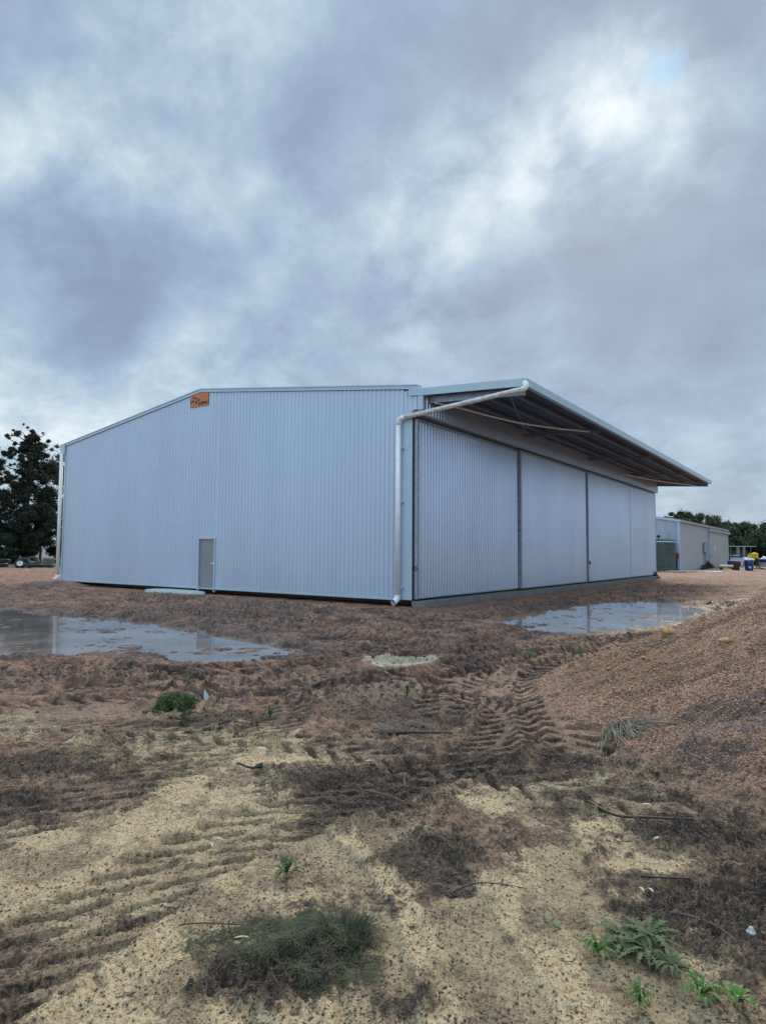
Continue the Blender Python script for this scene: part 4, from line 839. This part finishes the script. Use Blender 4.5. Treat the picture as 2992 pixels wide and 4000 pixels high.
for x_,y_,w_ in((-4.5,98.4,.2),(-3.3,99.0,.12),(-2.3,99.6,.45),(-1.5,100,.35),(-.6,100.4,.1),(-5,101.5,.2),(-2.6,103,.2)): MB().box((x_-w_/2,y_-.1,GZ),(x_+w_/2,y_+.1,2.78)).build('post','grey' if w_<.3 else 'timber',t)
MB().box((-5.5,101.6,GZ),(-1.2,101.9,2.3)).build('back_panel','grey',t); MB().box((-4.4,98.6,1.3),(-2.3,98.9,1.5)).build('rail','timber',t)
# ---------------------------------------------------------------- left yard clutter
def tyre(x,y,z,R,w,tilt,az,label,rim=None,name='tractor_tyre',group='old tyres heaped below the pine'):
    t=thing(name,(x,y,z),label,'tyre',group)
    Mx=Matrix.Translation((x,y,z))@Matrix.Rotation(az,4,'Z')@Matrix.Rotation(tilt,4,'X')
    MB().lathe([(R*.55,-w*.4),(R*.72,-w*.52),(R*.93,-w*.48),(R,-w*.3),(R,w*.3),(R*.93,w*.48),(R*.72,w*.52),(R*.55,w*.4),(R*.5,0),(R*.55,-w*.4)],n=28,Mx=Mx).build('tyre','dark',t,False)
    if rim:
        MB().lathe([(R*.62,w*.44),(R*.64,w*.5),(R*.50,w*.36),(R*.2,w*.30),(0,w*.30)],n=24,Mx=Mx).build('rim',rim,t,False); MB().lathe([(0,w*.42),(R*.15,w*.40),(R*.15,w*.3)],n=12,Mx=Mx).build('hub','black',t)
    return t
tyre(-53.2,13.05,.16,.42,.34,1.05,1.1,'old wheel with a white rim leaning on the tyre heap','white','old_wheel')
tyre(-55.6,12.2,.0,.85,.45,.1,.2,'wide black tyre lying flat, lowest at the left end of the heap')
tyre(-55.8,12.6,.42,.75,.4,-.08,.5,'black tyre lying flat on another left of the white rim')
tyre(-53.7,13.6,.12,.72,.45,1.0,.9,'large black tyre leaning just right of the white rim')
tyre(-54.2,14.6,.22,.8,.45,.85,.7,'large black tyre tilted in the middle of the heap')
tyre(-53.2,14.5,-.02,.75,.35,.05,.2,'black tyre lying flat in the middle of the heap')
tyre(-52.7,15.4,-.05,.7,.3,-.04,.2,'black tyre lying flat at the right end of the heap')
t=thing('scrap_block',(-57.5,18.0,GZ),'dark square block of machinery left of the pale bent frame','scrap'); MB().box((-57.9,17.6,GZ),(-57.2,18.4,.55)).box((-57.8,17.7,.55),(-57.3,18.2,.63)).build('block_body','grey',t); MB().box((-58.0,17.5,GZ-.05),(-57.1,18.5,GZ+.08)).build('block_base','black',t)
t=thing('bent_frame',(-59.4,19.4,GZ),'pale bent metal frame standing behind the tyres','scrap'); MB().tube(arc([(-59.7,19.1,GZ),(-59.6,19.2,.45),(-59.4,19.4,.68),(-59.15,19.7,.5)]),.05,8).build('pale_hoop','concp',t,True); MB().tube(arc([(-59.5,19.4,GZ),(-59.4,19.5,.5),(-59.2,19.7,.8),(-59.0,19.9,.5),(-58.9,20,GZ)]),.09,8).build('dark_hoop','black',t,True)
t=thing('concrete_post',(-58.9,20.2,GZ),'pale square post right of the bent frame near the downpipe','post'); MB().box((-59.0,20.1,GZ),(-58.85,20.35,.62)).build('post','concp',t); MB().box((-59.05,20.05,.62),(-58.8,20.4,.66)).build('post_cap','timber',t)
for (x_,y_,h_,lb) in((-83.5,26.0,1.6,'pale stump post among the shrubs, the left one'),(-82.3,26.6,1.7,'pale stump post among the shrubs, the middle one'),(-80.9,27.4,1.3,'pale stump post among the shrubs, the right one')):
    t=MB().tube([(x_,y_,-.3),(x_+.05,y_,h_*.6),(x_,y_,h_-.2)],[.3,.24,.16],10).build('stump_post','timber'); tag(t,lb,'post','pale posts behind the tyres')
# ---------------------------------------------------------------- trees
def limbs(mb,base,tops,r0):
    for t_ in tops:
        b=Vector(base); t_=Vector(t_); mid=b.lerp(t_,.5)+Vector((random.uniform(-.1,.1),random.uniform(-.1,.1),random.uniform(0,.12)))*(t_-b).length; mb.tube([b,mid,t_],[r0,r0*.6,r0*.2],6)
def pine(x,y,h,spread,label,seed,n=15000,bare=.08,leansize=.125):
    t=thing('pine_tree',(x,y,-.3),label,'tree','dark pines behind the tyre heap'); g=np.random.default_rng(seed); random.seed(seed)
    mb=MB(); mb.tube([(x,y,-.4),(x+.1,y,h*.3),(x-.1,y,h*.65),(x+.1,y,h*.97)],[h*.028,h*.022,h*.013,.05],9)
    C=[];R=[]; nb=60
    for i in range(nb):
        f=(i+.5)/nb; z=h*(bare+(1-bare)*f); L=spread*(1.06-f)**.45*g.uniform(.45,1.1)*(1 if f>.12 else .8); a=i*2.4+g.uniform(-.4,.4); up_=.25+.75*f
        d=Vector((math.cos(a),math.sin(a),up_*.55)); b=Vector((x,y,z-.3)); e=b+d*L; mid=b+d*L*.5-Vector((0,0,.06*L))
        mb.tube([b,mid,e],[h*.007,h*.004,.02],5)
        for s in np.arange(.3,1.02,.14):
            if g.random()<.2: continue
            p=b.lerp(e,s)-Vector((0,0,.05*L*math.sin(s*PI))); q=g.normal(size=3)*.35; C.append((p.x+q[0],p.y+q[1],p.z+q[2]+.25)); R.append(g.uniform(.22,.62)*(1.15-f*.4)*h/17)
    for k in range(7): C.append((x+g.normal()*.25,y+g.normal()*.25,h*(.93+.012*k))); R.append(.4-.04*k)
    for k in range(9):   # upright leader shoots
        a=g.uniform(0,6.28); rr=g.uniform(.6,2.4); zz=h*(.98-rr*.045)
        for q in range(4): C.append((x+math.cos(a)*rr,y+math.sin(a)*rr,zz-.35*q)); R.append(.18+.07*q)
    mb.build('trunk','bark',t,True); V,F_=leafcloud(C,R,n,leansize,0,seed,.75); npmesh('crown',V,F_,'pine',t)
def gumtree(name,x,y,h,w,label,seed,m='gum',n=9000,size=.32,trunk=True,low=.35,group=None,barkm='barkg',bz0=-.3,cat='tree',nc=26,cr=(.16,.27)):
    t=thing(name,(x,y,bz0),label,cat,group); g=np.random.default_rng(seed); random.seed(seed)
    C=[];R=[]
    for i in range(nc):
        a=g.uniform(0,6.28); q=g.random()**.5; z=h*(low+(1-low)*g.random()**.8); k=math.sin(PI*min(1,max(.12,(z/h-low*.8)/(1.12-low*.8))))**.6
        C.append((x+math.cos(a)*q*w*k,y+math.sin(a)*q*w*k,z-w*.12)); R.append(w*g.uniform(*cr))
    if trunk:
        mb=MB(); mb.tube([(x,y,bz0-.2),(x+.2,y,h*.22),(x-.1,y,h*.42)],[h*.03,h*.022,h*.016],9); limbs(mb,(x-.05,y,h*.36),[c for c in C[:14]],h*.011); mb.build('trunk',barkm,t,True)
    V,F_=leafcloud(C,R,n,size,.3,seed,.8); npmesh('crown',V,F_,m,t)
pine(-71.9,22.6,15.9,6.6,'tall dark pine with a straight bare trunk standing behind the tyre heap',3,78000)
pine(-77.0,19.3,14.0,6.6,'dark pine cut by the left edge of the view',8,60000,bare=.05)
gumtree('gum_tree',-77.8,29.9,15.2,7.2,'broad olive-topped tree directly behind the left downpipe',5,'gumd',42000,.16,low=.25,cr=(.09,.2),nc=60)
gumtree('gum_tree',-73.4,25.2,6.3,3.6,'short dark tree right beside the tall pine trunk',6,'pine',24000,.13,low=.22,cr=(.1,.22),nc=40)
gumtree('dark_shrub',-77.5,21.8,6.0,3.8,'dense dark shrub low at the left edge under the pines',7,'pine',26000,.14,low=.08,trunk=False,cat='shrub')
gumtree('dark_shrub',-70.5,18.9,3.2,2.6,'low dark shrub hiding the foot of the pines at far left',9,'pine',16000,.12,low=.05,trunk=False,cat='shrub')
def dirx(px,dist):
    a=(px-1496)/F; d=Vector((fw.x,fw.y,0)).normalized()+Vector((rt.x,rt.y,0)).normalized()*a; return CAM.x+d.x*dist,CAM.y+d.y*dist
RG='gum trees behind the older shed'
for px,dist,toppx,w,lb,sd,mm in((2655,128,1988,5.0,'rounded olive gum tree at the left end of the row, over the shed roof',21,'gum'),(2742,124,1998,4.6,'olive gum tree with gaps, second from the left over the shed roof',22,'gum'),(2700,140,2022,4.6,'darker gum tree low between the two leftmost crowns',32,'gumd'),(2800,120,2026,4.6,'gum tree with two flat pale gaps above the middle of the shed roof',23,'gumd'),(2880,116,2026,4.8,'rounded gum tree above the end of the older shed roof',24,'gum'),(2925,122,2075,5.2,'bushy mid-green tree above the lean-to roof',25,'gumd'),(2985,112,2072,5.6,'dark broad tree at the right edge of the view above the blue tank',26,'gumd'),(3060,112,2030,5.5,'tall gum tree cut by the right edge of the view',27,'gum'),(2855,112,2090,5.2,'dark shrubby tree just past the far corner of the older shed',28,'gumd'),(2945,125,2068,4.5,'thin-topped gum tree far behind the lean-to',29,'gumd')):
    x_,y_=dirx(px,dist); h_=(2158-toppx)/F*dist+1.6
    gumtree('gum_tree',x_,y_,h_,w,lb,sd,mm,19000,.19,low=.12 if h_<7 else .28,group=RG,nc=52,cr=(.09,.20))
for px,dist,lb,sd in((2880,122,'dark undergrowth shrub behind the lean-to posts, left one',41),(2935,118,'dark undergrowth shrub behind the yellow tank',42),(3000,112,'dark undergrowth shrub behind the wide blue tank',43)):
    x_,y_=dirx(px,dist); gumtree('dark_shrub',x_,y_,3.4,4.2,lb,sd,'gumd',8000,.24,low=.02,trunk=False,cat='shrub',nc=30,group='shrubs under the gum trees')
# distant wooded skyline, reads as one mass
g=np.random.default_rng(77); C=[];R=[]
for k in range(260):
    a=math.atan2(fw.y,fw.x)-math.radians(g.uniform(21,60)); d=g.uniform(150,190); C.append((CAM.x+math.cos(a)*d,CAM.y+math.sin(a)*d,g.uniform(0,5.2))); R.append(g.uniform(1.6,3.2))
V,F_=leafcloud(C,R,42000,.6,.2,77,.8); tag(npmesh('distant_trees',V,F_,'gumd'),kind='stuff')
# ---------------------------------------------------------------- plants and loose things in the foreground
def leaf_strip(mb,P,az,L,w,arch,lobes=0,n=9,twist=0):
    P=Vector(P); d=Vector((math.cos(az),math.sin(az),0)); s=Vector((-math.sin(az),math.cos(az),0)); o=len(mb.v)
    for i in range(n+1):
        t=i/n; c=P+d*(L*t)+Vector((0,0,arch*math.sin(t*PI*.85)*L)); ww=w*math.sin(PI*min(1,t*.9+.08))**.7
        if lobes: ww*= (1.0 if i%2 else .26)
        up_=.25*ww
        mb.v+= [tuple(c+s*ww+Vector((0,0,up_))),tuple(c),tuple(c-s*ww+Vector((0,0,up_)))]
    for i in range(n):
        a=o+i*3; mb.f+=[(a,a+1,a+4,a+3),(a+1,a+2,a+5,a+4)]; mb.mi+=[mb.cur]*2
def rosette(name,x,y,R,n,m,label,cat,seed,lobes=1,arch=.22,w=.13,group=None,z0=None,multi=1):
    g=random.Random(seed); mb=MB()
    for k in range(multi):
        cx=x+(g.uniform(-.8,.8)*R if multi>1 else 0); cy=y+(g.uniform(-.6,.6)*R if multi>1 else 0); z=H1(cx,cy)+.01; nn=n//multi
        for i in range(nn): leaf_strip(mb,(cx,cy,z+.01*i/nn),i*2.4+g.uniform(-.3,.3),R*g.uniform(.55,1.0),R*w*g.uniform(.8,1.3),arch*g.uniform(.5,1.6),lobes,15 if lobes else 6)
    return tag(mb.build(name,m),label,cat,group)
rosette('thistle',10.87,-15.19,.17,68,'thistle','large sprawling grey-green thistle rosette on the sand at lower right','thistle',1,1,.16,.085,multi=5)
rosette('thistle',10.99,-15.26,.11,20,'thistle','broad thistle rosette overlapping the lower right side of the largest one','thistle',12,1,.25,.09)
rosette('thistle',9.30,-15.58,.105,16,'thistle','small thistle seedling alone on the sand beside the tyre lugs','thistle',2,1,.5,.13)
rosette('green_weed',10.72,-15.29,.08,26,'leaf','bright green leafy weed touching the left side of the big thistle','weed',3,0,.5,.075)
rosette('green_weed',10.93,-15.49,.065,44,'leaf','tallest bright green grassy weed below the big thistle','weed',4,0,.8,.045)
rosette('green_weed',11.11,-15.36,.085,26,'leaf','bright green spreading weed right of and below the big thistle','weed',5,0,.45,.075)
rosette('green_weed',11.22,-15.33,.07,10,'leaf','small bright green weed at the lower right corner of the view','weed',6,0,.5,.13)
rosette('green_weed',10.52,-15.23,.035,6,'leaf','tiny green seedling on bare sand left of the big thistle','weed',7,0,.4,.2)
for i,(x_,y_,r_,lb) in enumerate(((7.35,-7.9,.14,'small green weed in the churned mud, the leftmost of its group'),(7.75,-7.5,.13,'small green weed in the churned mud just left of the gravel heap toe'),(7.6,-6.2,.13,'small green weed at the foot of the gravel heap'),(8.3,-5.8,.16,'small green weed by the puddle side of the gravel heap'),(8.95,-.6,.3,'green grassy patch behind the crest of the gravel heap'),(6.9,-13.3,.1,'faint green tuft on the mud right of the round green bush'),(7.6,-11.9,.12,'dull green tuft beside the muddy ruts'))):
    rosette('green_weed',x_,y_,r_,14,'leaf' if i<5 else 'bush',lb,'weed',20+i,0,.8,.08,'small weeds across the mud')
# round green bush
def tuft(name,x,y,R,h,n,m,label,cat,seed,width=.004,lean=1.0,curl=.4,flatz=1.0,ragged=0):
    g=np.random.default_rng(seed); a=g.uniform(0,2*PI,n); q=R*np.sqrt(g.random(n)); q=q*(1+ragged*.16*(np.sin(a*2+1)+np.sin(a*3+2.5)+.6*np.sin(a*7)))+(g.random(n)<.12)*g.random(n)*R*.35*(ragged>0); bx=x+np.cos(a)*q*.8; by=y+np.sin(a)*q*.8; z=height(bx,by)
    az=a+g.normal(0,.7 if not ragged else 2.5,n); L=h*g.uniform(.5,1.2,n); el=g.uniform(.2,1.4,n)*flatz; d=np.stack([np.cos(az)*np.cos(el)*lean,np.sin(az)*np.cos(el)*lean,np.sin(el)],1); s=np.stack([-np.sin(az),np.cos(az),0*az],1)
    P0=np.stack([bx,by,z-.005],1); V=[]
    for k,ww in((0,1),(.35,.9),(.7,.6),(1,.1)):
        c=P0+d*(L*k)[:,None]; c[:,2]-=curl*L*k*k*.6; c+=s*(np.sin(k*5+a)*L*.12*curl)[:,None]; c[:,2]=np.maximum(c[:,2],z+.002); V+=[c-s*width*ww,c+s*width*ww]
    V=np.stack(V,1).reshape(-1,3); b=np.arange(n)[:,None]*8; F_=np.concatenate([b+np.array([[j,j+1,j+3,j+2]]) for j in(0,2,4)])
    return tag(npmesh(name,V,F_,m),label,cat)
g=np.random.default_rng(5); bx,by=5.78,-13.55; bz_=H1(bx,by); C=[(bx+float(np.clip(g.normal(),-1.5,1.5))*.115,by+g.normal()*.08,bz_+.03+abs(g.normal())*.06) for _ in range(56)]
V,F_=leafcloud(C,[.05]*56,8000,.014,-.5,5,.9); tag(npmesh('green_bush',V,F_,'bush'),'round low green bush on the mud left of the white scrap','bush')
C=[(6.5+g.normal()*.3,-13.86+g.normal()*.12,H1(6.5,-13.86)+.0) for _ in range(34)]
V,F_=leafcloud(C,[.055]*34,1500,.015,-.3,6,.4); tag(npmesh('creeping_weed',V,F_,'sedge'),'thin dark green creeping weed between the round bush and the sand','weed')
sd_=tuft('sedge_clump',9.70,-15.96,.31,.085,5200,'sedge','wide dark green mat of fine tangled sedge at the bottom of the view','sedge',31,.0012,1,1.0,.55,2.2)
tuft('sedge_clump',9.83,-15.78,.13,.15,900,'sedge','small bristly sedge tuft on the upper edge of the wide mat','sedge',34,.0015,1,.7,.9)
tuft('charred_grass_tuft',9.98,-15.13,.13,.04,1500,'litter1','black burnt grass tuft in the middle of the pale sand','grass tuft',32,.0018,1,.6,.5)
tuft('reddish_root_mat',8.55,-14.62,.42,.06,1500,'stickd','reddish brown mat of matted roots on the sand behind the tyre lugs','roots',33,.0022,1,.8,.4)
tuft('root_heap',8.25,-12.95,.26,.14,900,'stick','bristling heap of torn roots on the churned mud in the middle','roots',36,.005,1,.8,.6)
# dry straw clump
g=np.random.default_rng(9); mb=MB()
for k in range(110):
    x_,y_=9.90+g.normal()*.05,-12.12+g.normal()*.04; az=-.75+g.normal()*.5; L=g.uniform(.14,.46); z_=H1(x_,y_)+.03; d=Vector((math.cos(az),math.sin(az),0)); zz=[z_+g.uniform(0,.03),z_+g.uniform(.02,.07)]
    pts=[Vector((x_,y_,zz[0]-.05)),Vector((x_,y_,0))+d*L*.35+Vector((0,0,zz[1])),None]; e=Vector((x_,y_,0))+d*L; e.z=H1(e.x,e.y)+.015; pts[2]=e; mb.tube(arc(pts,4),[.0035]*9,4,caps=False)
tag(mb.build('dry_grass_clump','straw'),'bleached dry grass clump combed over at the foot of the gravel heap','dry grass')
# sticks, one object each
def stick(pts,r,m,label,name='fallen_stick',fork=False,cat='stick'):
    P=[]; 
    for (x_,y_,dz) in pts: P.append((x_,y_,H1(x_,y_)+dz+r*.6))
    A=arc(P,6); n=len(A); t=thing(name,P[0],label,cat) if fork else None; mb=MB().tube(A,[r*(1-.55*i/n) for i in range(n)],8)
    o=mb.build('stem' if fork else name,m,t,True)
    if fork:
        b=A[n//2]; MB().tube([b,Vector(b)+Vector((.07,-.05,.015)),Vector(b)+Vector((.13,-.07,.0))],[r*.5,r*.4,r*.15],6).build('twig',m,t,True)
    else: tag(o,label,cat)
stick([(10.22,-13.86,.01),(10.42,-13.96,.01),(10.6,-13.92,.012),(10.82,-13.84,.0)],.011,'stickd','long dark curved branch lying below the gravel heap',fork=True)
stick([(10.74,-15.02,.0),(10.9,-14.88,.012),(11.05,-14.83,.01),(11.17,-14.92,0)],.0075,'stick','curved brown twig arching behind the big thistle')
stick([(8.92,-14.43,.02),(9.12,-14.46,.03),(9.40,-14.53,.02)],.009,'stick','slender grey stick across the dark litter right of the root mat')
stick([(10.72,-14.62,.0),(10.92,-14.49,.01)],.006,'stickd','short straight dark twig above the two pale leaves')
stick([(8.2,-13.25,.01),(8.45,-13.15,.02),(8.75,-12.95,.01)],.015,'stickd','thick dark root lying in the churned mud')
stick([(5.9,-11.9,.03),(6.0,-11.45,.08),(5.9,-11.1,.03)],.022,'stick','pale forked root above the green bush and white scrap',fork=True)
stick([(8.95,-14.0,.0),(9.05,-14.15,.02),(9.2,-14.22,.0)],.012,'stickd','short dark branch half buried behind the reddish root mat')
stick([(9.05,-16.25,.0),(9.25,-16.15,.01),(9.45,-16.0,.01)],.004,'stickd','thin dark twig leading to the sedge mat')
stick([(10.0,-15.25,.0),(10.1,-15.1,.01),(10.3,-15.0,.0)],.004,'stickd','thin dark twig beyond the burnt grass tuft')
stick([(10.95,-14.65,.01),(11.15,-14.5,.02),(11.25,-14.42,0)],.006,'stick','grey twig in the litter above the curved brown twig')
def deadleaf(x_,y_,az,L,w,label,m='leafp'):
    mb=MB(); leaf_strip(mb,(x_,y_,H1(x_,y_)+.008),az,L,w,.10,0,7); o=mb.build('dead_leaf',m); tag(o,label,'leaf','pale dead leaves on the sand')
deadleaf(8.66,-15.50,.1,.09,.007,'pale curled leaf beside the tyre lugs, the upper of two'); deadleaf(8.68,-15.53,-.5,.08,.006,'pale curled leaf beside the tyre lugs, the lower of two')
deadleaf(9.47,-16.07,.55,.075,.006,'long narrow pale leaf left of the sedge mat'); deadleaf(8.58,-16.43,.7,.08,.006,'pale leaf at the left edge of the sand')
deadleaf(10.66,-14.10,.6,.055,.013,'oval white leaf below the long dark branch'); deadleaf(10.74,-14.72,-.9,.045,.007,'left one of a pair of small pale leaves in the litter'); deadleaf(10.77,-14.69,-.8,.045,.007,'right one of a pair of small pale leaves in the litter')
deadleaf(9.82,-16.05,.5,.04,.006,'white leaf fragment lying on the sedge mat'); deadleaf(8.63,-14.05,.9,.06,.01,'pale leaf at the far side of the reddish root mat'); deadleaf(10.48,-13.6,.3,.06,.008,'pale leaf just above the long dark branch')
tag(blob('pale_flower_head',(11.21,-14.86,H1(11.21,-14.86)+.02),(.016,.016,.014),'concp',1,.4),'pale green crumpled scrap at the right edge of the litter','scrap')
z_=H1(5.62,-13.02); mb=MB(); mb.add([(5.62,-13.04,z_-.02),(5.65,-13.02,z_-.02),(5.655,-13.02,z_+.07),(5.60,-13.04,z_+.15),(5.595,-13.05,z_+.07)],[(0,1,2,3,4)]); mb.add([(5.65,-13.12,z_-.02),(5.69,-13.09,z_-.02),(5.70,-13.09,z_+.03),(5.67,-13.1,z_+.06)],[(0,1,2,3)]); tag(mb.build('white_scrap','white'),'upright scrap of white plastic beside the green bush','scrap')
z_=H1(8.0,-14.58); t=thing('black_plastic_scrap',(8.0,-14.58,z_),'twisted black plastic scrap on the pale sand','scrap'); MB().tube(arc([(7.86,-14.60,z_+.012),(7.93,-14.63,z_+.03),(8.02,-14.60,z_+.012),(8.06,-14.53,z_+.035)]),.008,6).build('twisted_strip','black',t,True); MB().add([(8.03,-14.60,z_+.01),(8.08,-14.57,z_+.01),(8.10,-14.56,z_+.035),(8.04,-14.58,z_+.03)],[(0,1,2,3)]).build('flap','black',t)
tag(blob('pale_rock',(9.77,-9.36,H1(9.77,-9.36)+.02),(.075,.065,.06),'pebo',4,.3),'ochre rock on the left shoulder of the gravel heap','rock'); tag(blob('pale_rock',(10.53,-10.45,H1(10.53,-10.45)+.02),(.06,.05,.045),'pebo',6,.3),'smaller ochre rock further up the gravel heap towards the right edge','rock')
